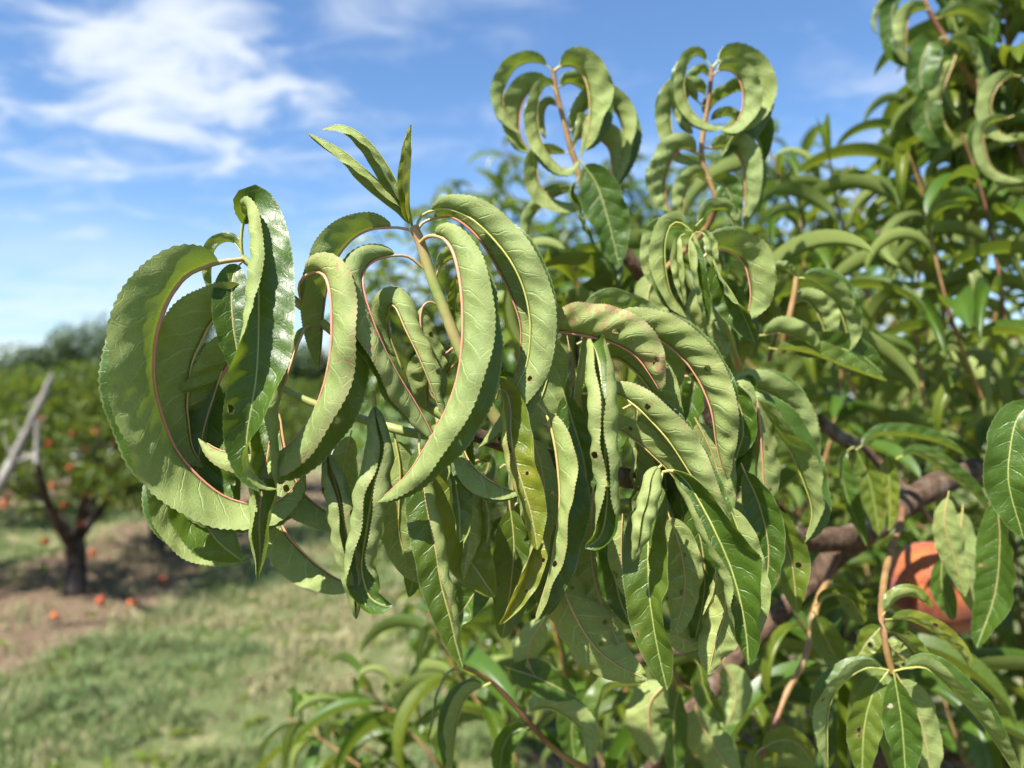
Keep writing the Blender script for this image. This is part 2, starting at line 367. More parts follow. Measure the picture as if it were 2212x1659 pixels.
def DN(pts, dep, hw, fold=(22, 22), curl=(10, 10), r=180, **k): return H(pts, dep, hw * 1.15, r, fold, curl, **k)

# --- wood: shoots, twigs and limbs of the near tree
def wood(name, pts, r0, r1, m, seg=9, lump=.05, n=None):
    V, Fq, s = tube([P(*p) for p in pts], r0, r1, n, seg, lump)
    base = V[0]; tl = tree.location; off = np.array((tl.x, tl.y, tl.z))
    o = obj(name, make_mesh(name, V - base, Fq, m), tree); o.location = base - off; return o
wood('shoot', [(1075, 912, .292), (1040, 850, .29), (1010, 790, .29), (985, 735, .29), (960, 670, .29), (938, 615, .29), (918, 555, .29), (905, 515, .29), (892, 490, .29)], .0025, .0019, M_STEM, lump=.03, n=60)
wood('shoot', [(1010, 935, .298), (960, 900, .30), (901, 861, .30), (852, 824, .30), (780, 765, .30), (705, 705, .30), (660, 668, .30), (622, 638, .30), (575, 598, .30), (522, 556, .30)], .0022, .0015, M_STEM, lump=.03, n=60)
wood('shoot', [(1000, 945, .305), (906, 938, .305), (851, 926, .305), (780, 905, .31), (678, 872, .31), (616, 842, .31), (570, 815, .31)], .0021, .0013, M_STEM, lump=.03, n=50)
wood('shoot', [(1240, 980, .325), (1246, 866, .305), (1256, 800, .30), (1265, 725, .298)], .0019, .0013, M_STEM, lump=.03, n=30)
wood('shoot', [(1440, 1060, .36), (1400, 1075, .33), (1340, 1085, .33), (1270, 1085, .325), (1180, 1080, .31), (1120, 1075, .31)], .0016, .001, M_STEM, lump=.03, n=30)
wood('limb', [(2330, 990, .74), (2212, 1010, .68), (2100, 1018, .65), (2030, 1045, .60), (1965, 1082, .57), (1900, 1135, .55), (1840, 1160, .53), (1730, 1165, .50), (1600, 1110, .44), (1480, 1062, .39), (1340, 1030, .345), (1180, 988, .312), (1060, 950, .298), (1012, 934, .293)], .0125, .0024, M_BARK, 12, .10, 90)
wood('limb', [(1965, 1078, .575), (1930, 1040, .58), (1890, 1000, .58), (1850, 965, .58), (1800, 935, .58), (1766, 905, .58)], .0068, .0045, M_BARK, 10, .10, 36)
wood('limb', [(1880, 1150, .545), (1800, 1205, .55), (1750, 1260, .55), (1690, 1320, .55), (1630, 1380, .55), (1569, 1448, .55), (1524, 1508, .55), (1469, 1557, .55), (1420, 1632, .56), (1380, 1720, .57)], .0085, .0045, M_BARK, 10, .10, 60)
wood('limb', [(1480, 1400, .56), (1375, 1426, .56), (1291, 1488, .56), (1220, 1540, .56)], .0045, .003, M_BARK, 8, .08, 24)
wood('twig', [(1950, 1085, .565), (1945, 1130, .53), (1925, 1190, .47), (1911, 1247, .42), (1904, 1322, .37), (1909, 1360, .36), (1911, 1396, .36), (1928, 1453, .36)], .0024, .0015, M_TWIG, 8, .09, 50)
wood('twig', [(1810, 1200, .54), (1790, 1247, .52), (1763, 1309, .50), (1740, 1421, .48), (1700, 1495, .47), (1668, 1582, .46), (1640, 1640, .46)], .0025, .0016, M_TWIG, 8, .09, 50)
wood('twig', [(2320, 440, .90), (2050, 470, .86), (1936, 490, .85), (1874, 513, .84), (1775, 533, .84), (1663, 562, .82), (1580, 590, .8)], .0034, .0020, M_BARK, 8, .09, 40)
wood('limb', [(1620, 1115, .50), (1560, 960, .52), (1480, 760, .50), (1400, 615, .47), (1375, 580, .46), (1320, 512, .455), (1270, 455, .45)], .0062, .0034, M_BARK, 10, .12, 50)
wood('twig', [(1290, 480, .45), (1258, 402, .45), (1243, 348, .45), (1231, 315, .45), (1216, 253, .45), (1201, 194, .45), (1195, 147, .45)], .0020, .0013, M_TWIG, 8, .05, 40)
wood('twig', [(1400, 615, .47), (1520, 500, .46), (1547, 439, .45), (1532, 390, .45), (1515, 340, .45), (1520, 278, .45), (1531, 219, .45), (1535, 179, .45), (1538, 143, .45)], .0021, .0012, M_TWIG, 8, .05, 40)
wood('shoot', [(1600, 800, .40), (1575, 729, .37), (1560, 684, .36), (1545, 647, .36), (1525, 598, .36), (1510, 545, .36), (1498, 503, .36)], .0018, .0011, M_STEM, 8, .04, 30)
wood('twig', [(1690, 760, .42), (1704, 692, .41), (1710, 660, .41), (1716, 635, .41), (1720, 598, .41)], .0020, .0014, M_TWIG, 8, .05, 20)
wood('twig', [(2110, 200, .66), (2065, 124, .65), (2048, 94, .65), (2018, 45, .65), (1996, 0, .65), (1985, -40, .65)], .0026, .0019, M_TWIG, 8, .05, 24)
wood('twig', [(1380, 1720, .48), (1260, 1657, .44), (1202, 1624, .43), (1152, 1570, .42), (1060, 1470, .41), (1000, 1440, .40)], .0022, .0012, M_TWIG, 8, .05, 30)
wood('twig', [(1520, 1510, .52), (1499, 1493, .49), (1480, 1485, .47), (1462, 1475, .46), (1455, 1440, .45)], .0016, .0011, M_TWIG, 8, .05, 14)

# --- leaves of the wilted branch, traced one by one
# left shoot
CCW([(524, 560), (470, 566), (438, 575), (405, 590), (381, 615), (358, 652), (343, 694), (332, 744), (330, 818), (341, 875), (355, 919), (378, 971), (418, 1021), (467, 1063), (509, 1083), (577, 1093), (628, 1062), (658, 1016)], (.298, .285, .277, .276, .28, .285, .288), 112, [90, 88, 84, 80, 74, 74], (42, 42), (46, 6), spot=.05, red=.95, pf=.06, rn=.35)
CCW([(570, 612), (520, 640), (478, 673), (452, 701), (433, 739), (413, 786), (403, 867), (407, 917), (415, 966), (440, 1010)], (.30, .296, .292, .292, .295), 92, [90, 88, 88], (64, 10), (58, 0), spot=.05, red=.35, rn=.8, yel=.15)
UP([(524, 556), (521, 520), (527, 480), (538, 450), (549, 445), (556, 500), (558, 580), (559, 660), (558, 740), (553, 818), (542, 885), (533, 950), (540, 1010), (568, 1044), (601, 1056)], (.302, .30, .292, .276, .266, .262, .262, .264), 66, ([0, 0, 0, 0, 14, 20, 50], [25, 12, 10, 14, 40, 80]), ([120, 190, 200, 165, 40, 10, 20], [5, 5, 5, 10, 40, 60]), r=[60, 20, 0, -4, -4, 10, 40], pf=.09, spot=.12, red=.1, rn=.15, wave=6)
UP([(528, 560), (506, 590), (500, 640), (503, 700), (512, 760), (520, 820)], (.30, .292, .288), 38, (14, 16), (10, 10), rn=.2, spot=.05, crk=.3)
UP([(690, 709), (664, 704), (645, 735), (618, 810), (594, 890), (578, 980), (566, 1060), (560, 1130), (562, 1200), (556, 1255)], (.30, .288, .274, .268, .266), 62, ([20, 0, -8, -8, 0], [20, 0, -8, -8, 0]), (140, 150), r=[150, 120, 60, 10, 0, 0], red=.8, spot=.15)
UP([(480, 800), (440, 930), (425, 1040), (435, 1110), (462, 1160), (500, 1195), (524, 1212)], (.302, .294, .287, .285), 76, (16, 24), (12, 15), r=[20, 10, 0, -10], yel=.10, spot=.18)
CCW([(540, 830), (470, 900), (405, 960), (388, 1040), (392, 1100), (430, 1160), (490, 1192), (540, 1200)], (.31, .304, .300), 82, 88, (55, 14), (50, 0), spot=.02)
UP([(505, 820), (484, 890), (482, 960), (486, 1040), (494, 1100), (505, 1150)], .301, 33, (20, 15), rn=.1)
CCW([(560, 690), (510, 755), (468, 830), (445, 880), (431, 945), (436, 1000), (465, 1062)], (.304, .30, .298), 74, 86, (58, 18), (52, 0), red=1.0, spot=.10, crk=2.2)
CW([(652, 650), (646, 622), (658, 595), (684, 584), (706, 598), (716, 640), (719, 700), (716, 760), (702, 830), (676, 895), (635, 952), (585, 984), (487, 977), (428, 946)], (.298, .288, .278, .272, .270, .272, .278, .284), 86, [90, 90, 78, 62, 58, 60, 75, 88], (22, 96), (46, 0), spot=.62, red=.9, pf=.12)
CCW([(912, 578), (881, 554), (844, 551), (807, 562), (785, 586), (784, 625), (800, 680), (826, 745), (860, 810), (900, 875), (930, 930), (945, 965)], (.29, .286, .280, .275, .276, .279, .279), 62, [90, 92, 85, 70, 60, 95, 120], (25, 110), (70, 35), spot=.60, red=1.0, pf=.12, wave=12)
CCW([(887, 497), (857, 491), (832, 490), (797, 495), (760, 516), (728, 556), (708, 610), (699, 670), (695, 730), (690, 800)], (.292, .294, .298, .30), 60, [90, 88, 86, 84], (60, 18), (52, 0), spot=.22, red=1.0, pf=.10)
CW([(905, 530), (918, 514), (938, 507), (961, 514), (982, 545), (995, 600), (1001, 660), (1001, 730), (994, 795), (980, 848), (955, 905), (920, 965), (876, 1030), (813, 1086)], (.29, .28, .272, .266, .264, .264, .268), 92, [90, 84, 70, 62, 60, 62, 66, 72], (18, 104), (44, 2), spot=.10, red=.85, pf=.10, wave=7, rn=.45)
CW([(899, 495), (904, 477), (918, 460), (956, 449), (990, 456), (1025, 475), (1067, 515), (1105, 564), (1130, 616), (1143, 668), (1147, 720), (1138, 790), (1112, 845), (1078, 905), (1032, 968)], (.29, .287, .282, .278, .276, .276, .28), 66, [90, 90, 84, 76, 72, 66, 62], (34, 84), (54, 4), spot=.16, red=.05, pf=.08, rn=.85)
CW([(902, 502), (912, 482), (946, 468), (982, 470), (1030, 508), (1075, 578), (1105, 640), (1125, 705), (1122, 770), (1105, 835)], (.293, .294, .294, .294), 62, 88, (60, 20), (54, 0), spot=.28, red=1.0, pf=.10)
UP([(978, 700), (984, 665), (982, 630), (986, 596)], (.292, .286), 15, (25, 25), yel=.5, red=.3, ns=60)
CW([(942, 598), (952, 574), (983, 557), (1005, 590), (1015, 650), (1018, 720)], (.29, .288, .285), 40, 80, red=1.0, spot=.1)
CW([(870, 800), (845, 740), (836, 690), (842, 660), (856, 665), (876, 710), (905, 770), (930, 830), (950, 885), (966, 918)], (.30, .297, .288, .282, .281, .283), 48, [60, 90, 110, 118, 125, 130], (25, 120), (44, 0), spot=.35, red=.5)
DN([(943, 658), (928, 652), (913, 664), (909, 700), (922, 755), (945, 815), (960, 860)], (.291, .287, .286), 40, (30, 40), (30, 40), red=1.0, spot=.25, pf=.15)
CCW([(994, 745), (961, 763), (938, 795), (925, 840), (926, 885)], (.292, .297), 56, 88, (60, 18), red=1.0, spot=.35, pf=.2)
CCW([(1010, 770), (975, 792), (956, 835), (958, 880)], (.294, .298), 36, 85, (60, 18), red=.6, spot=.5)
# terminal upright leaves
UP([(890, 492), (873, 447), (840, 412), (790, 367), (735, 322), (664, 286)], (.29, .288, .284, .284), 27, (56, 40), (5, 12), r=[-55, -62, -66, -70], yel=.42, spot=.04, red=0, pf=.03, rn=.9)
UP([(892, 490), (880, 440), (858, 395), (822, 335), (780, 290), (735, 270), (695, 279)], (.29, .286, .282, .282), 30, (60, 30), (0, 10), r=[-55, -60, -62, -72], yel=.30, spot=.06, red=0, pf=.03, rn=.95)
UP([(892, 490), (884, 445), (884, 390), (888, 330), (889, 268)], (.29, .284, .283, .285), 23, (70, 60), (10, 15), r=[-40, -50, -50, -60], yel=.8, spot=.02, red=0, pf=.03, rn=.9)
CW([(522, 548), (508, 525), (484, 522), (463, 540), (456, 580), (458, 640)], (.302, .306, .31), 24, [-80, -85, -88, -85], (50, 10), (50, 40), red=.2, rn=.6)
# hanging leaves in the middle
UP([(806, 845), (811, 900), (815, 960), (812, 1020), (801, 1085), (791, 1150), (781, 1225), (796, 1285), (822, 1305), (848, 1309)], (.286, .281, .278, .276, .276), 82, (-28, -26), ([222, 222, 215, 180, 80], [218, 215, 200, 120]), spot=.30, red=.1, wave=10)
UP([(700, 955), (714, 1010), (732, 1075), (747, 1150), (756, 1225), (764, 1285), (770, 1338)], (.29, .283, .281, .28), 70, (-25, -22), (210, 200), spot=.30, wave=10)
CCW([(600, 880), (612, 960), (626, 1010), (655, 1066), (713, 1110), (770, 1130)], (.30, .293, .291), 62, 95, (66, 12), (55, 0), red=.9, spot=.15)
CCW([(596, 1090), (612, 1145), (658, 1198), (715, 1243), (770, 1268)], (.302, .296, .294), 60, 96, (66, 12), (55, 0), red=.9, spot=.12)
DN([(850, 930), (864, 1010), (862, 1090), (862, 1150), (880, 1215), (905, 1260)], (.306, .304), 44, (15, 15), spot=.05, red=.2)
DN([(760, 930), (745, 990), (742, 1050), (760, 1120)], .306, 30, (25, 25), red=.4, spot=.1, crk=2)
UP([(906, 935), (906, 985), (914, 1042), (925, 1112), (941, 1190), (952, 1260), (972, 1335), (986, 1395), (1000, 1442)], (.285, .278, .274, .272, .272), 46, (12, [10, -10, -12, -12, -5, 5]), (8, [120, 180, 190, 190, 170, 90]), asym=(.95, 1.35), r=[0, 4, 8, 8], spot=.30, yel=.12, rn=.1)
UP([(995, 960), (985, 1040), (990, 1120), (1008, 1195), (1042, 1250), (1070, 1290)], (.294, .289, .287), 56, (20, 18), yel=.55, spot=.2)
UP([(972, 955), (982, 1030), (992, 1100), (994, 1172)], (.28, .273, .271), 32, ([-5, -8, 5], 16), ([170, 165, 60], 12), yel=.2, spot=.1)
CCW([(992, 945), (1010, 992), (1040, 1025), (1080, 1050), (1124, 1066)], (.277, .272, .272), 48, [70, 62, 55], (60, 45), (50, 5), spot=.04, rn=.4)
DN([(1022, 1020), (1020, 1090), (1014, 1170), (1001, 1252)], (.284, .281), 24, (30, 40), (20, 30), spot=.12)
DN([(1036, 1035), (1050, 1085), (1056, 1130), (1051, 1174)], (.284, .281), 20, (40, 45), (50, 50), spot=.12)
UP([(1072, 862), (1080, 844), (1094, 848), (1103, 880), (1104, 935), (1112, 990), (1130, 1050), (1148, 1112), (1161, 1188)], (.285, .276, .27, .266, .264), 44, ([-5, -10, -10, -5, 0, 10], 18), ([150, 165, 165, 150, 90, 40], 20), yel=.75, spot=.55, red=.5, pf=.1)
UP([(1130, 985), (1146, 1080), (1150, 1160), (1135, 1240), (1108, 1300), (1078, 1350)], (.29, .283, .281), 36, (60, 18), (40, 8), yel=.95, spot=.45)
CW([(1160, 872), (1184, 899), (1200, 960), (1209, 1040), (1209, 1100), (1199, 1170), (1188, 1235), (1168, 1300), (1153, 1346)], (.285, .277, .273, .272), 66, [80, 64, 55, 52, 55], (30, 66), (36, 0), spot=.40, red=.35)
DN([(1190, 715), (1186, 800), (1163, 875), (1128, 935)], (.30, .294), 44, (18, 25), (10, 20), spot=.1, red=.1)
DN([(1146, 930), (1168, 1000), (1179, 1080), (1172, 1160), (1160, 1220)], (.289, .284), 32, (25, 30), (20, 20), spot=.30)
DN([(1195, 1210), (1226, 1297), (1276, 1386), (1330, 1435), (1398, 1468)], (.305, .30), 58, (16, 24), (5, 20), spot=.5, red=.5)
DN([(1284, 1030), (1278, 1110), (1279, 1220), (1301, 1310), (1330, 1375), (1358, 1424)], (.309, .305), 42, (20, 15), (8, 10), spot=.3, red=.6, crk=2.5)
UP([(1332, 1090), (1326, 1190), (1335, 1280), (1362, 1352)], .303, 36, rn=.1, spot=.1)
DN([(1345, 1110), (1342, 1200), (1352, 1260), (1366, 1300)], .294, 28, (25, 25), spot=.2, red=.6)
DN([(1440, 1100), (1468, 1180), (1480, 1260), (1466, 1340), (1450, 1374)], (.292, .29), 38, (20, 22), spot=.4, red=.6, crk=2)
UP([(1488, 1075), (1516, 1180), (1521, 1280), (1500, 1392)], .302, 42, rn=.1, spot=.3)
DN([(1546, 1225), (1541, 1280), (1518, 1330)], .283, 15, (40, 40), (50, 50), ns=60)
DN([(1440, 1368), (1475, 1380), (1510, 1402)], .30, 28, spot=.2, ns=60)
DN([(1562, 1225), (1566, 1320), (1543, 1400), (1530, 1458)], (.294, .291), 44, (20, 22), spot=.35, red=.5)
CCW([(1040, 860), (1075, 830), (1110, 850), (1125, 900)], (.30, .298), 34, -70, spot=.4)
UP([(1215, 1050), (1205, 1150), (1190, 1250), (1180, 1330)], .30, 48, rn=.1)
UP([(1100, 1080), (1110, 1180), (1100, 1290), (1085, 1380)], .303, 44, rn=.2, yel=.2)
UP([(1060, 1180), (1035, 1260), (990, 1330), (960, 1350)], .306, 34, rn=.2)
# right half of the branch
CW([(1178, 712), (1207, 714), (1259, 722), (1320, 738), (1370, 765), (1400, 802), (1428, 848)], (.30, .291, .287, .286), 84, [92, 88, 80, 76], (32, 84), (52, 0), spot=.82, red=1.0, pf=.04, wave=14, crk=1.8)
CW([(1268, 720), (1278, 690), (1290, 673), (1313, 667), (1345, 676), (1400, 705), (1440, 750)], (.305, .306, .308), 52, 84, (60, 28), (52, 6), red=.1, spot=.16, pf=.12)
CW([(1262, 735), (1300, 705), (1350, 702), (1375, 708), (1412, 724), (1450, 750), (1482, 780), (1509, 819), (1531, 867), (1541, 904), (1546, 945), (1556, 995), (1572, 1038)], (.304, .298, .294, .292, .294), 74, [92, 86, 82, 78, 74, 74], (36, 74), (54, 2), spot=.36, red=.75, pf=.12, crk=1.4)
DN([(1380, 700), (1415, 760), (1434, 810), (1446, 860)], .306, 52, (18, 18), red=.3)
UP([(1560, 815), (1595, 870), (1606, 930), (1590, 992)], .306, 30, rn=.3)
CW([(1268, 775), (1328, 772), (1355, 787), (1383, 812), (1412, 852), (1440, 905), (1456, 950)], (.31, .302, .301), 66, 86, (62, 20), red=.3, spot=.12)
CW([(1258, 850), (1323, 849), (1350, 859), (1383, 884), (1415, 916), (1445, 951), (1472, 991), (1496, 1030), (1530, 1085), (1562, 1135), (1594, 1176)], (.30, .292, .287, .285, .285), 62, [90, 84, 76, 68, 62, 60], (34, 76), (48, 2), spot=.55, red=.1, pf=.10)
CW([(1262, 930), (1329, 927), (1358, 941), (1388, 963), (1420, 993), (1447, 1020), (1472, 1055), (1490, 1095)], (.305, .298, .296), 46, 84, (60, 20), spot=.35, red=.4)
UP([(1266, 722), (1280, 745), (1294, 785), (1299, 830), (1302, 880), (1306, 955), (1309, 1030), (1311, 1090), (1298, 1155), (1264, 1184)], (.298, .282, .273, .269, .268, .270), 74, ([-25, -22, -15, 0, 10], [0, -15, -20, -15, 8]), ([215, 210, 190, 60], [70, 170, 205, 180, 40]), spot=.35, red=.1, rn=.35, wave=10)
UP([(1428, 1006), (1414, 1022), (1405, 1066), (1394, 1110), (1384, 1150), (1374, 1186), (1367, 1213)], (.276, .268, .264, .264), 56, (-26, -26), (222, 218), spot=.03, red=0, yel=.25, rn=.8, wave=4)
UP([(1432, 1020), (1415, 1085), (1402, 1149), (1400, 1211), (1402, 1273), (1408, 1325), (1422, 1409), (1441, 1491)], (.285, .275, .271, .27), 50, (14, ([40, 30, 55, 20])), (6, 12), spot=.28, red=0, rn=.4, yel=.15)
UP([(1432, 1020), (1455, 1018), (1484, 1042), (1512, 1085), (1546, 1150), (1580, 1230), (1602, 1310), (1613, 1380), (1617, 1437)], (.285, .276, .270, .268, .268), 66, ([-10, -10, -8, -5, 0, 10], [10, 5, 5, 5, 10, 10]), ([180, 180, 165, 150, 90], [90, 80, 60, 70, 30]), r=[30, 12, 6, 6], spot=.12, red=0, rn=.25)
DN([(1568, 1075), (1607, 1180), (1630, 1280), (1620, 1402)], (.286, .28), 34, (18, 18), spot=.1, red=.1)
UP([(1600, 1000), (1640, 1090), (1660, 1190), (1650, 1300)], .31, 36, rn=.3)
DN([(1500, 900), (1540, 985), (1560, 1060), (1570, 1130)], .309, 36, rn=.4)
DN([(1225, 725), (1236, 790), (1234, 860), (1225, 930)], .306, 24, (45, 45), (60, 60), spot=.5, red=1)
UP([(1215, 840), (1240, 920), (1262, 1000), (1268, 1075)], .296, 36, rn=.2, spot=.4)
UP([(1480, 1050), (1500, 1040), (1535, 1080), (1555, 1130)], .298, 30, rn=.3)
CW([(1440, 1058), (1400, 1060), (1376, 1085), (1370, 1110)], (.33, .31), 22, -85, yel=.2, ns=60)
# shaded leaves deeper inside the branch
rq = random.Random(44)
for i in range(34):
    x, y = rq.uniform(900, 1620), rq.uniform(700, 1180)
    if x < 1180 and y < 900: y += 200
    dx = rq.uniform(-50, 60); L_ = rq.uniform(150, 260); dp = rq.uniform(.318, .36)
    pts = [(x, y), (x + rq.uniform(10, 40), y + rq.uniform(-30, 20)), (x + dx * .5 + 25, y + L_ * .45), (x + dx + 20, y + L_)]
    (UP if rq.random() < .5 else DN)(pts, dp, rq.uniform(32, 48), (rq.uniform(10, 45), rq.uniform(10, 45)), (rq.uniform(0, 60), rq.uniform(0, 60)), r=rq.choice((0, 180)) + rq.uniform(-30, 30), red=rq.random(), spot=rq.uniform(0, .3), yel=rq.choice((0, 0, .2)), ns=64, nt=6)
# mid leaves to the right of it
K = dict(ns=64, nt=5, crk=.8)
CW([(1550, 860), (1588, 842), (1623, 837), (1660, 847), (1698, 874), (1735, 940), (1762, 1012)], .36, 54, 84, red=0, **K)
CW([(1560, 900), (1610, 880), (1650, 900), (1700, 959), (1732, 1030), (1755, 1105), (1738, 1172)], .352, 64, 60, (50, 20), (36, 0), red=0, spot=.2, **K)
UP([(1630, 1080), (1676, 1130), (1708, 1205), (1722, 1322)], .335, 36, yel=.3, rn=.9, spot=.2, **K)
UP([(1835, 960), (1852, 977), (1877, 1034), (1890, 1095), (1899, 1160)], .50, 24, yel=.35, rn=1, red=0, **K)
UP([(1910, 975), (1918, 996), (1922, 1071), (1921, 1148)], .50, 20, yel=.6, rn=1, red=0, **K)
UP([(1845, 965), (1817, 987), (1822, 1046), (1847, 1120), (1872, 1180)], .49, 24, (50, 20), (50, 10), rn=.6, red=0, **K)
CW([(1848, 972), (1880, 950), (1911, 940), (1986, 947), (2040, 962), (2085, 984)], .49, 28, 45, (60, 20), (40, 0), red=0, rn=.5, **K)
CW([(1935, 992), (1960, 980), (1990, 985), (2060, 1034), (2100, 1065), (2135, 1103)], .48, 30, 50, red=0, rn=.7, **K)
UP([(2250, 860), (2200, 900), (2182, 970), (2180, 1050), (2212, 1165)], .33, 46, (16, 20), rn=.4, red=0, **K)
CW([(1906, 1329), (1936, 1295), (1973, 1288), (2015, 1316)], .36, 25, 55, yel=.5, red=0, rn=1, **K)
CW([(1911, 1338), (1961, 1338), (2023, 1369), (2073, 1409), (2098, 1452)], .355, 28, 50, yel=.75, red=0, rn=1, **K)
CCW([(1920, 1448), (1874, 1441), (1825, 1471), (1790, 1533), (1788, 1670)], .352, 42, 62, (56, 20), (40, 0), red=0, rn=.7, **K)
UP([(1920, 1448), (1887, 1495), (1867, 1570), (1862, 1680)], .36, 34, yel=.2, red=0, spot=.2, **K)
UP([(1930, 1450), (1938, 1495), (1949, 1570), (1957, 1690)], .35, 36, red=0, spot=.1, rn=.5, **K)
CW([(1930, 1450), (1973, 1440), (2011, 1448), (2085, 1520), (2135, 1582), (2200, 1680)], .35, 46, 64, (54, 26), (40, 0), red=0, rn=.6, **K)
DN([(1935, 1455), (1973, 1520), (1998, 1595), (2012, 1690)], .362, 38, red=.4, rn=.4, **K)
UP([(1908, 1350), (1874, 1386), (1852, 1421)], .37, 24, yel=.3, **K)
CW([(1912, 1355), (1953, 1384), (1998, 1434), (2035, 1455)], .37, 26, 50, yel=.3, **K)
DN([(1910, 1380), (1936, 1409), (1975, 1445)], .366, 22, yel=.3, **K)
UP([(1790, 1262), (1815, 1265), (1840, 1300), (1862, 1350)], .42, 24, yel=.35, rn=.9, **K)
CCW([(1760, 1310), (1785, 1290), (1830, 1290), (1870, 1345)], .41, 22, -50, yel=.4, **K)
UP([(1757, 1320), (1795, 1400), (1825, 1450)], .45, 30, yel=.25, rn=.8, **K)
DN([(2050, 1060), (2040, 1130), (2060, 1200), (2085, 1290)], .42, 28, (20, 30), rn=.3, **K)
DN([(2080, 1090), (2075, 1180), (2090, 1260), (2120, 1340)], .43, 34, (20, 30), rn=.5, **K)
UP([(2150, 1060), (2160, 1160), (2150, 1280), (2110, 1400)], .40, 44, ([20, 20], [60, 40]), rn=.2, **K)
UP([(2035, 1200), (2035, 1270), (2060, 1340)], .45, 22, rn=.6, **K)
# shoots standing up behind, slightly out of focus
HWS = 1.22
K = dict(ns=56, nt=5, crk=1.0, spot=.03)
CCW([(1193, 152), (1176, 138), (1146, 133), (1114, 146), (1094, 178), (1086, 214), (1096, 250), (1126, 290)], .45, 26, [92, 88, 80, 60], (56, 30), (48, 0), red=.4, **K)
CCW([(1198, 185), (1171, 181), (1141, 199), (1126, 228), (1121, 266), (1126, 298), (1151, 330)], .455, 36, 88, (60, 18), red=1, **K)
CCW([(1204, 205), (1190, 180), (1172, 190), (1162, 222), (1161, 266), (1172, 312), (1200, 352), (1228, 366), (1252, 342)], .44, 26, [92, 86, 76, 62, 70], (56, 30), (50, 0), red=.3, **K)
CW([(1197, 154), (1209, 143), (1235, 140), (1256, 155), (1270, 185), (1275, 232), (1272, 280), (1264, 326)], .44, 50, [90, 84, 66, 58, 60], (56, 30), (40, 0), red=.3, **K)
CW([(1203, 190), (1231, 178), (1260, 196), (1272, 228), (1276, 270)], .46, 30, 86, red=.8, **K)
CW([(1222, 300), (1260, 240), (1295, 215), (1330, 240), (1346, 282), (1345, 330), (1335, 380), (1326, 404)], .455, 36, [90, 86, 66, 62], red=.2, **K)
CW([(1228, 312), (1262, 292), (1290, 298), (1316, 322), (1322, 370), (1316, 412)], .46, 38, 84, red=1, **K)
UP([(1250, 345), (1285, 390), (1307, 452), (1325, 520), (1338, 575)], .43, 36, (24, 18), rn=.4, red=0, **K)
CCW([(1240, 330), (1170, 335), (1160, 375), (1172, 410), (1200, 432), (1240, 440), (1288, 436)], .45, 26, [88, 80, 76], (56, 34), red=.4, **K)
CW([(1255, 395), (1275, 380), (1300, 430), (1310, 500)], .46, 22, 80, **K)
CCW([(1258, 400), (1190, 430), (1150, 470), (1145, 510), (1170, 545)], .46, 24, 84, **K)
UP([(1252, 380), (1235, 420), (1262, 480), (1290, 540)], .44, 20, (50, 50), (60, 60), rn=.6, **K)
CCW([(1208, 230), (1185, 225), (1175, 250), (1180, 300)], .465, 18, 84, **K)
CW([(1235, 330), (1255, 280), (1262, 250), (1256, 310), (1252, 345)], .445, 14, 84, yel=.3, **K)
CCW([(1536, 144), (1520, 124), (1499, 119), (1483, 142), (1477, 180), (1482, 214), (1502, 248), (1540, 272), (1567, 272)], .44, 24, [92, 80, 66, 60, 66], (56, 34), (46, 0), red=.1, **K)
CW([(1540, 162), (1555, 150), (1580, 153), (1599, 175), (1606, 209), (1602, 241), (1586, 270), (1556, 280)], .437, 34, [90, 84, 78, 72], (58, 26), (50, 0), red=.8, **K)
CW([(1540, 146), (1552, 130), (1577, 124), (1606, 146), (1621, 180), (1624, 216), (1606, 256), (1575, 300), (1556, 342)], .445, 46, [92, 88, 82, 66, 50, 50], (58, 22), (48, 0), red=.1, **K)
CCW([(1531, 208), (1510, 194), (1488, 200), (1484, 240), (1498, 290)], .455, 30, 86, red=1, **K)
CCW([(1534, 165), (1516, 156), (1502, 168), (1492, 198)], .46, 18, 84, **K)
CCW([(1520, 230), (1470, 190), (1450, 220), (1449, 266), (1456, 303), (1470, 332), (1512, 352)], .452, 30, [90, 84, 80], red=.1, **K)
CCW([(1516, 335), (1470, 320), (1442, 365), (1436, 415), (1452, 466)], .448, 40, 86, red=.9, crk=3, ns=56, nt=5)
CW([(1520, 320), (1560, 318), (1590, 328), (1606, 365), (1610, 427), (1604, 480)], .448, 42, 82, red=.9, **K)
CW([(1522, 262), (1540, 226), (1577, 203), (1604, 198), (1625, 250)], .46, 24, 70, **K)
UP([(1528, 385), (1560, 395), (1580, 430), (1590, 480)], .44, 22, rn=.4, **K)
CCW([(1530, 395), (1500, 380), (1480, 420), (1475, 480)], .45, 28, 86, **K)
CW([(1530, 260), (1570, 250), (1590, 262), (1600, 290)], .456, 18, 84, **K)
CW([(1620, 215), (1630, 260), (1640, 310), (1650, 350)], .465, 30, 30, rn=.1, **K)
CCW([(1495, 501), (1478, 485), (1464, 477), (1446, 489), (1436, 528), (1438, 585), (1450, 635), (1474, 668), (1495, 686)], .355, 30, [90, 78, 68, 64], (60, 34), (46, 0), red=0, **K)
CCW([(1492, 500), (1460, 492), (1425, 500), (1412, 538), (1408, 576), (1414, 620)], .362, 26, 78, (60, 34), red=0, **K)
UP([(1498, 506), (1490, 522), (1490, 562), (1502, 622), (1515, 672), (1527, 706)], .35, 26, (80, 20), (70, 10), red=0, rn=.4, **K)
CW([(1516, 560), (1530, 545), (1557, 537), (1587, 548), (1610, 573), (1620, 610), (1622, 645), (1612, 694)], .355, 54, 84, (58, 22), red=.8, **K)
UP([(1502, 502), (1525, 504), (1538, 535), (1541, 585), (1540, 625)], .345, 24, (75, 70), (90, 80), red=0, spot=.2, ns=56, nt=5)
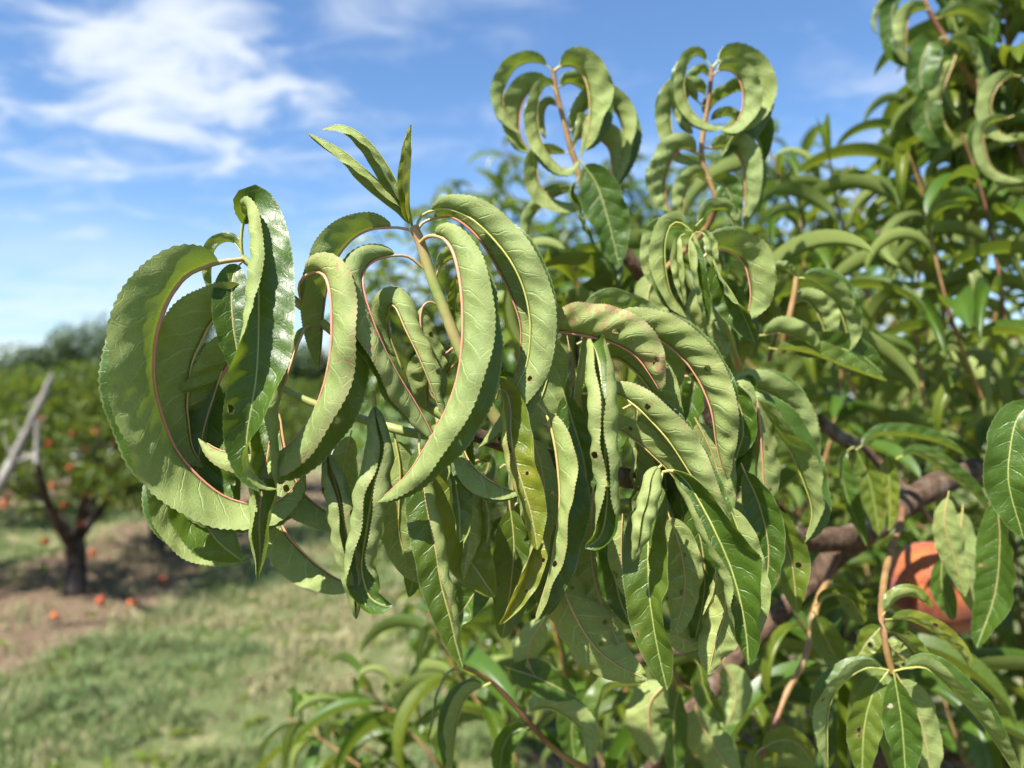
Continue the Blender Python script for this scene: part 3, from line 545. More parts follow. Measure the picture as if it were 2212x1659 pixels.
UP([(1540, 560), (1552, 590), (1582, 635), (1608, 684), (1630, 738)], .34, 34, (20, [100, 80, 30]), (8, 20), red=0, rn=.2, **K)
CW([(1503, 488), (1533, 457), (1565, 455), (1582, 481), (1600, 514)], .362, 22, 75, (60, 40), red=0, **K)
UP([(1480, 505), (1462, 520), (1466, 583), (1478, 662)], .352, 18, (80, 80), (90, 90), red=0, **K)
DN([(1530, 600), (1520, 650), (1540, 710), (1570, 770)], .37, 30, red=.4, **K)
DN([(1420, 580), (1400, 640), (1410, 700), (1440, 760)], .40, 30, red=.3, **K)
CW([(1720, 602), (1740, 600), (1762, 610), (1790, 632), (1815, 672), (1830, 721), (1834, 760)], .41, 42, 72, (56, 20), (40, 0), red=0, **K)
CW([(1715, 656), (1736, 647), (1758, 664), (1778, 704), (1786, 745)], .415, 38, 86, red=0, **K)
CCW([(1718, 598), (1701, 585), (1681, 579), (1659, 586)], .41, 16, 80, **K)
CW([(1640, 725), (1690, 718), (1740, 738), (1768, 765)], .40, 34, 86, red=.4, **K)
CW([(1660, 752), (1743, 762), (1843, 800), (1917, 825)], .40, 28, 50, (50, 10), (30, 0), red=0, rn=.7, yel=.2, **K)
CW([(1700, 765), (1745, 755), (1793, 750), (1855, 765), (1908, 806)], .41, 30, 20, (30, 0), (30, 0), red=0, rn=.2, **K)
# out-of-focus branch at the top
K = dict(ns=40, nt=4, crk=.8, spot=.02, rn=.4)
CCW([(1990, -20), (1919, 0), (1896, 30), (1891, 55), (1897, 76)], .65, 12, 80, **K)
UP([(1985, -30), (1935, 0), (1930, 74), (1938, 117), (1963, 143)], .65, 22, (20, 70), **K)
CCW([(2010, 20), (1983, 22), (1962, 40), (1957, 99), (1963, 140)], .64, 28, 82, **K)
UP([(2040, 80), (2010, 92), (1995, 120), (1988, 160), (1995, 215)], .62, 26, (20, 20), rn=.8, ns=40, nt=4)
CCW([(2065, 120), (2045, 170), (2033, 211), (2032, 248), (2062, 300)], .62, 32, 80, yel=.2, ns=40, nt=4)
CCW([(2205, 165), (2184, 163), (2152, 190), (2140, 236), (2158, 283), (2199, 301)], .58, 26, [86, 74, 64], (58, 34), **K)
CCW([(2190, 250), (2128, 275), (2128, 322), (2150, 368), (2212, 392)], .58, 24, 70, **K)
UP([(2030, 190), (2000, 220), (2013, 285), (2056, 312)], .62, 24, rn=.1, ns=40, nt=4)
CW([(2020, 40), (2080, 30), (2120, 60), (2140, 120)], .62, 26, 74, **K)
CW([(2040, 80), (2090, 110), (2110, 160), (2112, 220)], .62, 24, 60, **K)
CCW([(2050, 95), (2020, 110), (2012, 150), (2022, 190)], .63, 24, 74, **K)
UP([(2000, 0), (2030, -30), (2060, 0), (2075, 50)], .66, 22, **K)
HWS = 1.0
# low twig in front of the grass
K = dict(ns=56, nt=5, spot=.05)
UP([(1010, 1442), (968, 1450), (945, 1495), (933, 1560), (922, 1618)], .40, 20, (60, 60), (80, 60), yel=.25, red=0, rn=.8, **K)
CCW([(1060, 1475), (1012, 1500), (988, 1560), (975, 1680)], .40, 42, 55, (60, 25), (44, 0), red=0, rn=.5, **K)
UP([(1005, 1442), (985, 1436), (1030, 1455), (1075, 1480)], .41, 10, (50, 50), yel=.5, rn=1, red=0, **K)
CW([(1130, 1550), (1152, 1534), (1187, 1530), (1226, 1550), (1257, 1582), (1270, 1650)], .42, 50, 84, red=0, **K)
UP([(1090, 1440), (1170, 1468), (1245, 1506)], .40, 34, rn=.3, **K)
CCW([(1400, 1480), (1326, 1485), (1296, 1520), (1290, 1557), (1302, 1632)], .44, 36, 50, (50, 10), (30, 0), red=0, rn=.8, yel=.15, **K)
DN([(1445, 1470), (1406, 1515), (1402, 1570), (1414, 1650)], .44, 42, (20, 14), red=.6, spot=.25, ns=56, nt=5)
UP([(1475, 1482), (1462, 1510), (1455, 1570), (1460, 1680)], .445, 30, rn=.3, **K)
UP([(1500, 1425), (1512, 1441), (1521, 1483), (1537, 1520), (1562, 1560)], .43, 26, (20, 50), yel=.2, rn=.9, **K)
DN([(1500, 1520), (1512, 1560), (1540, 1610), (1600, 1690)], .45, 42, **K)
DN([(1560, 1430), (1588, 1480), (1586, 1530), (1566, 1572)], .46, 32, **K)
DN([(1180, 1330), (1150, 1380), (1140, 1430), (1170, 1480)], .40, 30, yel=.1, **K)
UP([(1290, 1490), (1255, 1520), (1235, 1570), (1240, 1640)], .46, 34, **K)
UP([(1150, 1570), (1110, 1580), (1085, 1620), (1080, 1690)], .42, 30, (50, 30), **K)
UP([(1640, 1620), (1680, 1600), (1720, 1605), (1760, 1650)], .43, 26, yel=.35, rn=.9, **K)
UP([(1640, 1620), (1630, 1640), (1640, 1690)], .43, 20, yel=.35, rn=.9, **K)
TRACED = LEAF_COUNT

# ------------------------------------------------------------------ foliage built from shoots
def leaf_templates(n, ns, nt, seed, bend=(70, 190), tints=((0, .15), (.2, 1))):
    r = random.Random(seed); out = []
    for i in range(n):
        s = np.linspace(0, 1, ns + 1); phi = np.radians(r.uniform(15, 60) - r.uniform(*bend) * s ** .9)
        dirs = np.stack((np.cos(phi), 0 * s, np.sin(phi)), 1); c = np.vstack((np.zeros(3), np.cumsum((dirs[:-1] + dirs[1:]) / 2 / ns, 0)))
        side = np.sin(s * 2.2) * r.uniform(-.16, .16); c[:, 1] += side
        N = np.stack((-np.sin(phi), 0 * s + r.uniform(-.4, .4), np.cos(phi)), 1)
        f = r.uniform(20, 62); cu = r.uniform(0, 60)
        V, Fq, uc, un = blade(c, N, r.uniform(.105, .145), f, f + r.uniform(-15, 15), cu, cu * r.uniform(.3, 1), .05, ns, nt, 14, r.uniform(0, 6), False, 0)
        yel = max(0, r.uniform(-.25, .35)); tint = (yel, .05, r.random(), 1)
        out.append((V, Fq, uc, un, tint))
    return out
T_HI = leaf_templates(14, 18, 3, 3); T_LO = leaf_templates(12, 6, 1, 5, (50, 150)); T_MID = leaf_templates(12, 10, 2, 9, (60, 160))
GOLD = 2.39996
def shoot(base, dirn, length, nl, leafL, leaves, stems, r, ntm, rad=.0018):
    dirn = nrm(np.array(dirn, float)); base = np.array(base, float)
    side = nrm(np.cross(dirn, (r.random() - .5, r.random() - .5, .3)))
    pts = [base + dirn * length * t + side * length * .12 * math.sin(t * 2.6) for t in (0, .35, .7, 1)]
    stems.append((pts, rad, rad * .5)); pp = resample(pts, 20); a0 = r.random() * 6.28
    for k in range(nl):
        t = .12 + .88 * (k + .5) / nl; p = pp[int(t * 19)]
        z = nrm(dirn * .35 + np.array((0, 0, .75)) + rng.normal(0, .12, 3)); x = nrm(np.cross(z, (math.sin(a0 + k * GOLD), math.cos(a0 + k * GOLD), .01)))
        y = np.cross(z, x); L = leafL * r.uniform(.7, 1.15) * (1 if t < .85 else .72)
        leaves.append((r.randrange(ntm), np.stack((x, y, z), 1) * L, p))
def merge_leaves(leaves, tm):
    Vs, Fs, Us, Ns, Ts, o = [], [], [], [], [], 0
    for i in range(len(tm)):
        g = [l for l in leaves if l[0] == i]
        if not g: continue
        V, Fq, uc, un, tint = tm[i]; M = np.stack([l[1] for l in g]); p = np.stack([l[2] for l in g])
        X = np.einsum('gij,vj->gvi', M, V) + p[:, None]
        Vs.append(X.reshape(-1, 3)); Fs.append((Fq[None] + (np.arange(len(g)) * len(V))[:, None, None]).reshape(-1, 4) + o); o += len(g) * len(V)
        Us.append(np.tile(uc, (len(g), 1))); Ns.append(np.tile(un, (len(g), 1))); Ts.append(np.tile(np.array(tint), (len(g) * len(V), 1)))
    return np.vstack(Vs), np.vstack(Fs), np.vstack(Ts), np.vstack(Us), np.vstack(Ns)
def add_foliage(root, leaves, stems, tm, tmesh, nind, name='foliage', stem_mat=None):
    """the leaves that show largest become parts of the tree, the rest one mass of leaves"""
    loc = np.array(root.location)
    sc = []
    for i, l in enumerate(leaves):
        x, y, z = proj(l[2]); vis = z > .1 and -60 < x < 2272 and -60 < y < 1720
        sc.append((-(np.linalg.norm(l[1][:, 0]) / max(z, .1)) if vis else 0, i))
    sc.sort(); pick = set(i for v, i in sc[:nind] if v < 0)
    for i in pick:
        l = leaves[i]; o = obj('leaf', tmesh[l[0]], root)
        m = Matrix.Identity(4)
        for a in range(3):
            for b in range(3): m[a][b] = l[1][a][b]
            m[a][3] = l[2][a] - loc[a]
        o.matrix_basis = m
    rest = [l for i, l in enumerate(leaves) if i not in pick]
    if rest:
        V, Fq, Tt, U, Nn = merge_leaves(rest, tm)
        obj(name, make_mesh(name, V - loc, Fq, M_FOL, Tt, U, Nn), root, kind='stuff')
    if stems:
        V, Fq = join([tube(p, a, b, 8, 5) for p, a, b in stems])
        obj('twigs', make_mesh('twigs', V - loc, Fq, stem_mat or M_TWIG), root, kind='stuff')
def tmeshes(tm): return [make_mesh('leaf', t[0], t[1], M_FOL, t[4], t[2], t[3]) for t in tm]

# near tree: trunk and the rest of its crown
tl = np.array(tree.location)
def worldwood(root, name, pts, r0, r1, m, n=24, seg=10, lump=.1):
    V, Fq, _ = tube([np.array(p, float) for p in pts], r0, r1, n, seg, lump); loc = np.array(root.location)
    return obj(name, make_mesh(name, V - loc, Fq, m), root)
J = P(2330, 990, .74)
worldwood(tree, 'trunk', [(.98, 1.0, -.05), (.97, 1.0, .25), (.99, 1.02, .55), (.96, 1.0, .8)], .075, .06, M_BARK)
worldwood(tree, 'limb', [(.96, 1.0, .72), (.82, .92, 1.05), (.66, .83, 1.35), tuple(J)], .038, .0135, M_BARK)
worldwood(tree, 'limb', [(.96, 1.0, .75), (1.15, .9, 1.2), (1.25, .85, 1.7), (1.3, .8, 2.1)], .04, .012, M_BARK)
worldwood(tree, 'limb', [(.97, 1.02, .72), (1.0, 1.3, 1.1), (1.0, 1.5, 1.4), (.95, 1.6, 1.62)], .04, .010, M_BARK)
worldwood(tree, 'limb', [(.96, 1.0, .68), (.7, 1.1, 1.0), (.45, 1.15, 1.3), (.3, 1.2, 1.65)], .03, .010, M_BARK)
worldwood(tree, 'limb', [(.82, .92, 1.05), (.6, .8, 1.15), (.4, .72, 1.25), (.22, .68, 1.3)], .018, .007, M_BARK)
rr = random.Random(21); leaves, stems = [], []
def region(x, y, z):
    """0 = must stay free, 1 = leaves of the near tree fill this part of the view"""
    if z < .46: return 0
    if x > 2500 or x < -400 or y > 1950: return 1
    if y < 60: return 1 if x > 1960 + (y + 200) * .1 else 0
    top = np.interp(x, [700, 1050, 1180, 1330, 1650, 1800, 1900, 1990, 2060, 2212], [1640, 1560, 700, 610, 560, 520, 420, 260, 120, 60])
    return 1 if y > top else 0
n = 0; tries = 0
while n < 430 and tries < 60000:
    tries += 1
    v = rng.normal(0, 1, 3); v = v / np.linalg.norm(v) * rr.random() ** .33
    p = np.array((.95, 1.12, 1.38)) + v * np.array((1.05, .80, .88))
    x, y, z = proj(p) if p[1] > .12 else (9999, 0, .2)
    if np.linalg.norm(p - CAM) < .52: continue
    inview = p[1] > .12 and -150 < x < 2360 and -150 < y < 1850
    if inview and z < 1.0 and rr.random() < .35: continue
    Ls = rr.uniform(.14, .26); dr = np.array((v[0] * .6, v[1] * .3, .55 + .6 * rr.random())) + rng.normal(0, .25, 3)
    tip = p + nrm(dr) * Ls
    if tip[1] > .12:
        ok = True
        for q in (p, (p + tip) / 2, tip + np.array((0, 0, .03)), tip + np.array((-.06, 0, 0)), p + np.array((-.07, 0, 0))):
            a, b, c_ = proj(q)
            if not region(a, b, c_): ok = False
        if not ok: continue
    elif p[1] < .3 and p[0] < .55: continue
    shoot(p, dr, Ls, rr.randint(10, 15), .115, leaves, stems, rr, len(T_HI)); n += 1
# shoots placed where the photograph shows them against the lower edge and the open gaps
for (x, y, dep, dxy, nl, Ls) in [(900, 1690, .85, (-.7, .25), 13, .16), (1000, 1720, .75, (-.5, .5), 13, .16), (840, 1700, .8, (-.8, .55), 12, .13), (1120, 1700, .8, (-.2, .6), 12, .16), (1240, 1560, .7, (-.2, .7), 12, .16),
                                (1350, 1500, .75, (.1, .7), 12, .18), (1180, 1450, .8, (-.3, .6), 10, .14), (1560, 1350, .75, (.1, .8), 12, .18), (1680, 1200, .7, (.2, .8), 12, .2), (1100, 1600, .7, (-.3, .5), 12, .14),
                                (2190, 260, .66, (0, .8), 14, .14), (2240, 130, .64, (.1, .9), 14, .15), (2150, 400, .70, (-.1, .7), 14, .14), (2220, 380, .66, (0, .8), 14, .15), (2110, 500, .76, (-.2, .7), 14, .14),
                                (2150, 450, .72, (-.2, .8), 14, .16), (2070, 480, .85, (-.1, .8), 14, .14), (2000, 570, .95, (-.1, .8), 14, .14), (2230, 480, .7, (-.2, .8), 14, .16), (2080, 560, .72, (-.2, .8), 14, .16), (1850, 600, 1.0, (-.1, .8), 14, .15),
                                (1780, 640, .70, (-.3, .8), 12, .16), (1900, 700, .68, (-.2, .8), 12, .16), (2040, 700, .66, (-.2, .8), 12, .16), (2170, 700, .62, (-.2, .8), 12, .16), (1850, 850, .66, (-.2, .8), 12, .16), (2000, 880, .66, (.1, .8), 12, .16), (2120, 860, .62, (-.2, .8), 12, .16),
                                (1262, 670, .54, (-.2, .6), 9, .04), (1335, 720, .54, (.1, .7), 9, .04), (1190, 760, .56, (-.2, .5), 9, .04), (1490, 690, .54, (0, .7), 9, .04), (1590, 720, .54, (.2, .6), 9, .04), (1660, 780, .54, (.1, .7), 9, .04), (1420, 740, .54, (0, .6), 9, .04)]:
    shoot(P(x, y, dep), (dxy[0], 0, dxy[1]), Ls, nl, .105, leaves, stems, rr, len(T_HI))
print('near tree: traced', TRACED, 'shoots', n, 'leaves', len(leaves))
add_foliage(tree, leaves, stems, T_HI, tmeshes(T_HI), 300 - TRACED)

# the peach hanging behind the leaves
def peach_mesh(name, rad, m):
    nu, nv = 40, 26; V = []
    for j in range(nv + 1):
        th = math.pi * j / nv
        for i in range(nu):
            ph = 2 * math.pi * i / nu
            r_ = 1 - .10 * math.exp(-(ph if ph < math.pi else 2 * math.pi - ph) ** 2 / .05) * max(0, math.sin(th)) ** .6
            z = math.cos(th) * (.95 - .22 * math.exp(-(th / .38) ** 2)) - .06 * math.exp(-((math.pi - th) / .2) ** 2) * -1
            V.append((rad * r_ * math.sin(th) * math.cos(ph), rad * r_ * math.sin(th) * math.sin(ph), rad * z))
    idx = np.arange((nv + 1) * nu).reshape(nv + 1, nu); nx = np.roll(idx, -1, 1)
    Fq = np.stack((idx[:-1], idx[1:], nx[1:], nx[:-1]), -1).reshape(-1, 4)
    return make_mesh(name, V, Fq, m)
m, t, out = mat('peach_skin'); pos = t.new('ShaderNodeTexCoord').outputs['Object']
nz = t.noise(pos, 48, 4, .65); n2 = t.noise(pos, 420, 3, .6)
c = t.mix(t.ss(nz, .36, .66), (0.17, 0.020, 0.012), (0.36, 0.10, 0.022)); c = t.mix(t.m('MULTIPLY', t.ss(n2, .4, .7), .3), c, (0.38, 0.15, 0.045))
b = bsdf(t, c, .62, .3, bump(t, n2, .15, .0004)); b.inputs['Sheen Weight'].default_value = .25; t.l.new(b.outputs[0], out.inputs[0]); M_PEACH = m
pk = obj('peach', peach_mesh('peach', .0365, M_PEACH), None, label='large ripe orange-red peach half hidden behind hanging leaves', category='peach')
pk.location = P(2030, 1265, .56); pk.rotation_euler = (.25, .2, 2.2)
wood('twig', [(1975, 1075, .57), (2015, 1130, .56), (2032, 1168, .558)], .0022, .0016, M_TWIG, 7, .05, 10)

# ------------------------------------------------------------------ other orchard trees
def orchard_tree(label, x, y, h, rx, ry, seed, tm, leafL, nshoots, nl, nind=0, tme=None, dead=False, group=None, cz=None, low=.42):
    r = random.Random(seed); root = empty('peach_tree', label, 'tree', (x, y, 0), group)
    zf = .46
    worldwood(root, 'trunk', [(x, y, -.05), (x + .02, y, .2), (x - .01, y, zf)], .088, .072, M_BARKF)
    lims = []
    for k in range(5):
        a = k * 1.257 + r.random() * .7; ex, ey = math.cos(a) * rx * .72, math.sin(a) * ry * .72
        pts = [(x, y, zf - .06), (x + ex * .32, y + ey * .32, zf + .28), (x + ex * .7, y + ey * .7, h * .55), (x + ex, y + ey, h * .84)]
        worldwood(root, 'limb', pts, .045, .014, M_BARKF, 16, 7); lims.append(pts)
    leaves, stems = [], []; cz = cz or h * .62; rz = h - cz
    for i in range(nshoots):
        v = rng.normal(0, 1, 3); v = v / np.linalg.norm(v) * (.35 + .65 * r.random() ** .5)
        p = np.array((x, y, cz)) + v * np.array((rx, ry, rz if v[2] > 0 else rz * 1.35))
        if p[2] < low + .25 * (r.random() - .5): continue
        dr = np.array((v[0] * .5, v[1] * .5, .6 + .5 * r.random())) + rng.normal(0, .25, 3)
        shoot(p, dr, r.uniform(.14, .30), nl, leafL, leaves, stems, r, len(tm), .003)
    add_foliage(root, leaves, stems, tm, tme, nind, 'crown', M_BARKF)
    return root, leaves
tmm = tmeshes(T_MID)
orchard_tree('full leafy peach tree standing close behind the wilted branch', .50, 2.75, 2.40, 1.08, .78, 31, T_MID, .138, 540, 12, 300, tmm)
orchard_tree('pale green peach tree, second one along the row behind the wilted branch', .62, 5.0, 2.25, 1.15, .85, 32, T_MID, .135, 240, 12)
orchard_tree('peach tree farther along the row, beyond the pale green one', .75, 7.4, 2.3, 1.2, .95, 33, T_LO, .16, 200, 12)
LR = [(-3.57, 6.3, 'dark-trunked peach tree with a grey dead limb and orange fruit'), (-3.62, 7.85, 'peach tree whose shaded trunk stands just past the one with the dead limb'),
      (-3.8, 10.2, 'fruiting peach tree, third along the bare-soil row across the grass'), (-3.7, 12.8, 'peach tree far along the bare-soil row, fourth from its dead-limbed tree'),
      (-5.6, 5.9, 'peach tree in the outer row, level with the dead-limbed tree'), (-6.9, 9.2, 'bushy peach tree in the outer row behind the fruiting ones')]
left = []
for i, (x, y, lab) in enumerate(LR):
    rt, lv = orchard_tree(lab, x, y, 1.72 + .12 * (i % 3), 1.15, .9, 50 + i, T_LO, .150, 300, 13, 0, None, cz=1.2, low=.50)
    left.append((rt, lv))
# grey dead limb of the first tree
dt = left[0][0]; Y0 = 5.0
def pd(x, y, dep=Y0): return P(x, y, dep)
for pts, r0, r1 in [([(-60, 1160), (-22, 1094), (2, 1042), (30, 992), (42, 962), (62, 925), (74, 893), (94, 860), (104, 826)], .034, .020), ([(30, 990), (14, 960), (6, 930)], .008, .003), ([(60, 928), (84, 916), (100, 900)], .007, .003), ([(50, 945), (34, 920), (30, 900)], .006, .003), ([(78, 893), (80, 940), (79, 1000)], .014, .016),
                    ([(78, 985), (50, 992), (20, 1002)], .013, .008), ([(92, 858), (70, 868), (52, 885)], .008, .004), ([(106, 828), (112, 815), (106, 806)], .018, .010)]:
    V, Fq, _ = tube([pd(a, b) for a, b in pts], r0, r1, 26, 8, .22)
    o = obj('dead_limb', make_mesh('dead_limb', V - np.array(dt.location), Fq, M_DEAD), dt); o['label'] = 'grey weathered dead limb'
V, Fq, _ = tube([np.array((-3.57, 6.28, .36)), P(135, 1150, 5.95), P(102, 1085, 5.5), P(85, 1020, 5.1), P(79, 985, 5.0)], .045, .019, 18, 8, .1)
o = obj('limb', make_mesh('limb', V - np.array(dt.location), Fq, M_BARKF), dt)
# fruit hanging in the row and windfalls on the soil
m, t, out = mat('ripe_peach_skin'); pos = t.new('ShaderNodeTexCoord').outputs['Object']
c = t.mix(t.ss(t.noise(pos, 22, 3), .35, .65), (0.36, 0.05, 0.025), (0.60, 0.18, 0.05))
b = bsdf(t, c, .6, .3); t.l.new(b.outputs[0], out.inputs[0]); M_PEACH2 = m
pm = [peach_mesh('peach', .028, M_PEACH2), peach_mesh('peach', .032, M_PEACH2), peach_mesh('peach', .025, M_PEACH2)]
rf = random.Random(5)
FR = [(92, 905, 5.7), (212, 905, 6.0), (208, 933, 6.0), (104, 958, 5.8), (188, 968, 6.0), (248, 955, 6.3), (262, 940, 6.2), (150, 1010, 5.9), (18, 1075, 5.6), (8, 1090, 5.6), (115, 1050, 5.8), (190, 1065, 6.0),
      (290, 985, 6.8), (240, 1010, 6.4), (160, 935, 5.9), (175, 1130, 6.0), (122, 1140, 6.0), (228, 1070, 6.3), (270, 1020, 6.7), (140, 1090, 5.9), (98, 1170, 6.0), (200, 1195, 6.1), (300, 1050, 7.1)]
for x, y, dep in FR:
    o = obj('peach', rf.choice(pm), None, label='small orange-red peach hanging in the trees across the grass', category='peach', group='fruit hanging in the row across the grass')
    o.location = P(x, y, dep); o.rotation_euler = (rf.random(), rf.random(), rf.random() * 6)
for x, y in [(217, 1302), (352, 1257), (285, 1306), (118, 1335)]:
    dep = CAMH / ((y - CY) / F - math.tan(PITCH)) * .99
    o = obj('peach', rf.choice(pm), None, label='fallen orange peach lying on the bare soil under the trees', category='peach', group='windfalls on the bare soil')
    q = P(x, y, dep); o.location = (q[0], q[1], .033); o.rotation_euler = (rf.random() * 3, rf.random() * 3, rf.random() * 6)

# ------------------------------------------------------------------ ground
def strip(px):     # 1 on the bare strips under the tree rows
    return px
m, t, out = mat('orchard_ground'); geo = t.new('ShaderNodeNewGeometry').outputs['Position']
gx, gy, gz = t.sep(geo)
n1 = t.noise(geo, 1.1, 4, .6); n2 = t.noise(geo, 9, 5, .65); n3 = t.noise(geo, 60, 4, .7); n4 = t.noise(geo, .45, 2)
grs = t.mix(t.ss(n2, .3, .7), (0.100, 0.125, 0.046), (0.155, 0.180, 0.075))
dry = t.mix(t.ss(n3, .3, .7), (0.24, 0.215, 0.11), (0.34, 0.30, 0.165))
soil = t.mix(t.ss(n3, .3, .7), (0.115, 0.075, 0.05), (0.22, 0.155, 0.105)); soil = t.mix(t.ss(n2, .5, .72), soil, (0.28, 0.22, 0.145))
g = t.mix(t.ss(t.m('ADD', t.m('MULTIPLY', n1, .65), t.m('MULTIPLY', n2, .35)), .50, .62), grs, dry)
g = t.mix(t.ss(t.m('ADD', t.m('MULTIPLY', n2, .7), t.m('MULTIPLY', n4, .3)), .545, .60), g, soil)
wv = t.m('MULTIPLY', t.m('SUBTRACT', n1, .5), .9)
def band(c0, hw): return t.ss(t.m('ABSOLUTE', t.m('SUBTRACT', t.m('ADD', gx, wv), c0)), hw + .12, hw - .12)
bands = t.m('MAXIMUM', t.m('MAXIMUM', band(-3.72, .98), band(.9, .85)), band(-7.9, .85))
g = t.mix(t.m('MULTIPLY', bands, t.ss(gy, 17, 14)), g, soil)
far = t.mix(t.ss(n4, .3, .7), (0.075, 0.125, 0.032), (0.12, 0.165, 0.05)); g = t.mix(t.ss(gy, 18, 30), g, far)
b = bsdf(t, g, .95, .1, bump(t, t.m('ADD', n3, n2), .8, .03)); t.l.new(b.outputs[0], out.inputs[0])
xs = np.concatenate(([-600, -200, -60], np.linspace(-16, 8, 97), [30, 100, 600])); ys = np.concatenate(([-100, -20], np.linspace(-3, 24, 109), [40, 90, 250, 900]))
GX, GY = np.meshgrid(xs, ys); GZ = .02 * np.sin(GX * 1.9 + GY * .7) * np.sin(GY * 1.3) + .012 * np.sin(GX * 5.1 - GY * 3.3)
GZ = np.where(np.abs(GX) > 16, 0, GZ)
def gz_(x, y): return .02 * math.sin(x * 1.9 + y * .7) * math.sin(y * 1.3) + .012 * math.sin(x * 5.1 - y * 3.3)
idx = np.arange(GX.size).reshape(GX.shape)
obj('ground', make_mesh('ground', np.stack((GX, GY, GZ), -1).reshape(-1, 3), np.stack((idx[:-1, :-1], idx[:-1, 1:], idx[1:, 1:], idx[1:, :-1]), -1).reshape(-1, 4), m), None, kind='structure', label='mown orchard grass with straw patches and bare soil strips', category='ground')
m, t, out = mat('gravel'); nn = t.noise(t.new('ShaderNodeTexCoord').outputs['Object'], 14, 4)
b = bsdf(t, t.mix(nn, (0.26, 0.25, 0.22), (0.38, 0.36, 0.32)), .9, .2); t.l.new(b.outputs[0], out.inputs[0])
V, Fq = [], []
for i, x in enumerate(np.linspace(-40, 40, 33)):
    o_ = .5 * math.sin(x * .11); V += [(x, 20.5 + o_, .05), (x, 22.6 + o_, .05), (x, 22.9 + o_, -.05), (x, 20.2 + o_, -.05)]
for i in range(32):
    a = i * 4; Fq += [(a, a + 4, a + 5, a + 1), (a + 1, a + 5, a + 6, a + 2), (a + 3, a + 7, a + 4, a)]
obj('path', make_mesh('path', V, Fq, m), None, kind='structure', label='pale gravel farm track across the end of the rows', category='path')

# grass blades
def vnoise(x, y, s, seed):
    r2 = np.random.default_rng(seed); g_ = r2.random((64, 64)); X, Y = x * s, y * s
    i, j = np.floor(X).astype(int), np.floor(Y).astype(int); fx, fy = X - i, Y - j; fx, fy = fx * fx * (3 - 2 * fx), fy * fy * (3 - 2 * fy)
    a, b_, c_, d_ = g_[i % 64, j % 64], g_[(i + 1) % 64, j % 64], g_[i % 64, (j + 1) % 64], g_[(i + 1) % 64, (j + 1) % 64]
    return (a * (1 - fx) + b_ * fx) * (1 - fy) + (c_ * (1 - fx) + d_ * fx) * fy
NB = 330000
by = 1.6 + 14 * rng.random(NB) ** 1.7; bx = -1.05 - by * .72 + rng.random(NB) * (by * .72 + 2.6)
cov = vnoise(bx, by, 1.6, 1) * .6 + vnoise(bx, by, 6, 2) * .4
wob = (vnoise(bx, by, 1.1, 3) - .5) * .8
soilm = (np.abs(bx + wob + 3.72) < .98) | (np.abs(bx + wob - .9) < .85) | (np.abs(bx + wob + 7.9) < .85)
keepm = np.where(soilm, rng.random(NB) < .13, cov + rng.normal(0, .07, NB) > .46)
bx, by, soilm, cov = bx[keepm], by[keepm], soilm[keepm], cov[keepm]; n = len(bx)
h = (.020 + .048 * rng.random(n)) * (.35 + 1.6 * vnoise(bx, by, 4.5, 4) ** 1.5); tall = rng.random(n) < .02; h[tall] *= 2.0
az = rng.random(n) * 6.283; le = h * (.3 + .7 * rng.random(n)); wd = .0022 + .0025 * rng.random(n) + .0004 * by
bz = np.array([gz_(a, b_) for a, b_ in zip(bx, by)]) - .004
rt = np.stack((np.cos(az + 1.57), np.sin(az + 1.57), 0 * az), 1) * wd[:, None]
b0 = np.stack((bx, by, bz), 1); md = b0 + np.stack((np.cos(az) * le * .35, np.sin(az) * le * .35, h * .62), 1); tp = b0 + np.stack((np.cos(az) * le, np.sin(az) * le, h), 1)
V = np.stack((b0 - rt, b0 + rt, md + rt * .7, md - rt * .7, tp), 1).reshape(-1, 3)
k = np.arange(n)[:, None] * 5
Fq = np.concatenate((k + np.array([[0, 1, 2]]), k + np.array([[0, 2, 3]]), k + np.array([[3, 2, 4]])))
dryp = np.clip((vnoise(bx, by, .9, 5) * .65 + vnoise(bx, by, 5, 6) * .35 - .45) * 5, 0, 1); dryp = np.where(soilm, .85, dryp)
dmask = (rng.random(n) < dryp * .8 + .08).astype(float)
tint = np.repeat(np.stack((dmask, rng.random(n), np.clip(vnoise(bx, by, 3, 8), 0, 1), np.ones(n)), 1), 5, 0)
m, t, out = mat('grass_blade'); ye, r1_, pz = t.sep(t.new('ShaderNodeAttribute', attribute_name='tint').outputs['Color'])
c = t.mix(r1_, (0.105, 0.160, 0.040), (0.195, 0.245, 0.082)); c = t.mix(t.m('MULTIPLY', pz, .5), c, (0.12, 0.185, 0.085)); c = t.mix(ye, c, t.mix(r1_, (0.25, 0.22, 0.105), (0.38, 0.345, 0.19)))
b = bsdf(t, c, .6, .3); tr = t.new('ShaderNodeBsdfTranslucent'); t.put(tr.inputs[0], c); mx = t.new('ShaderNodeMixShader'); mx.inputs[0].default_value = .3
t.l.new(b.outputs[0], mx.inputs[1]); t.l.new(tr.outputs[0], mx.inputs[2]); t.l.new(mx.outputs[0], out.inputs[0])
obj('grass', make_mesh('grass', V, Fq, m, tint, smooth=False), None, kind='stuff', label='short patchy orchard grass with dry straw tufts', category='grass')

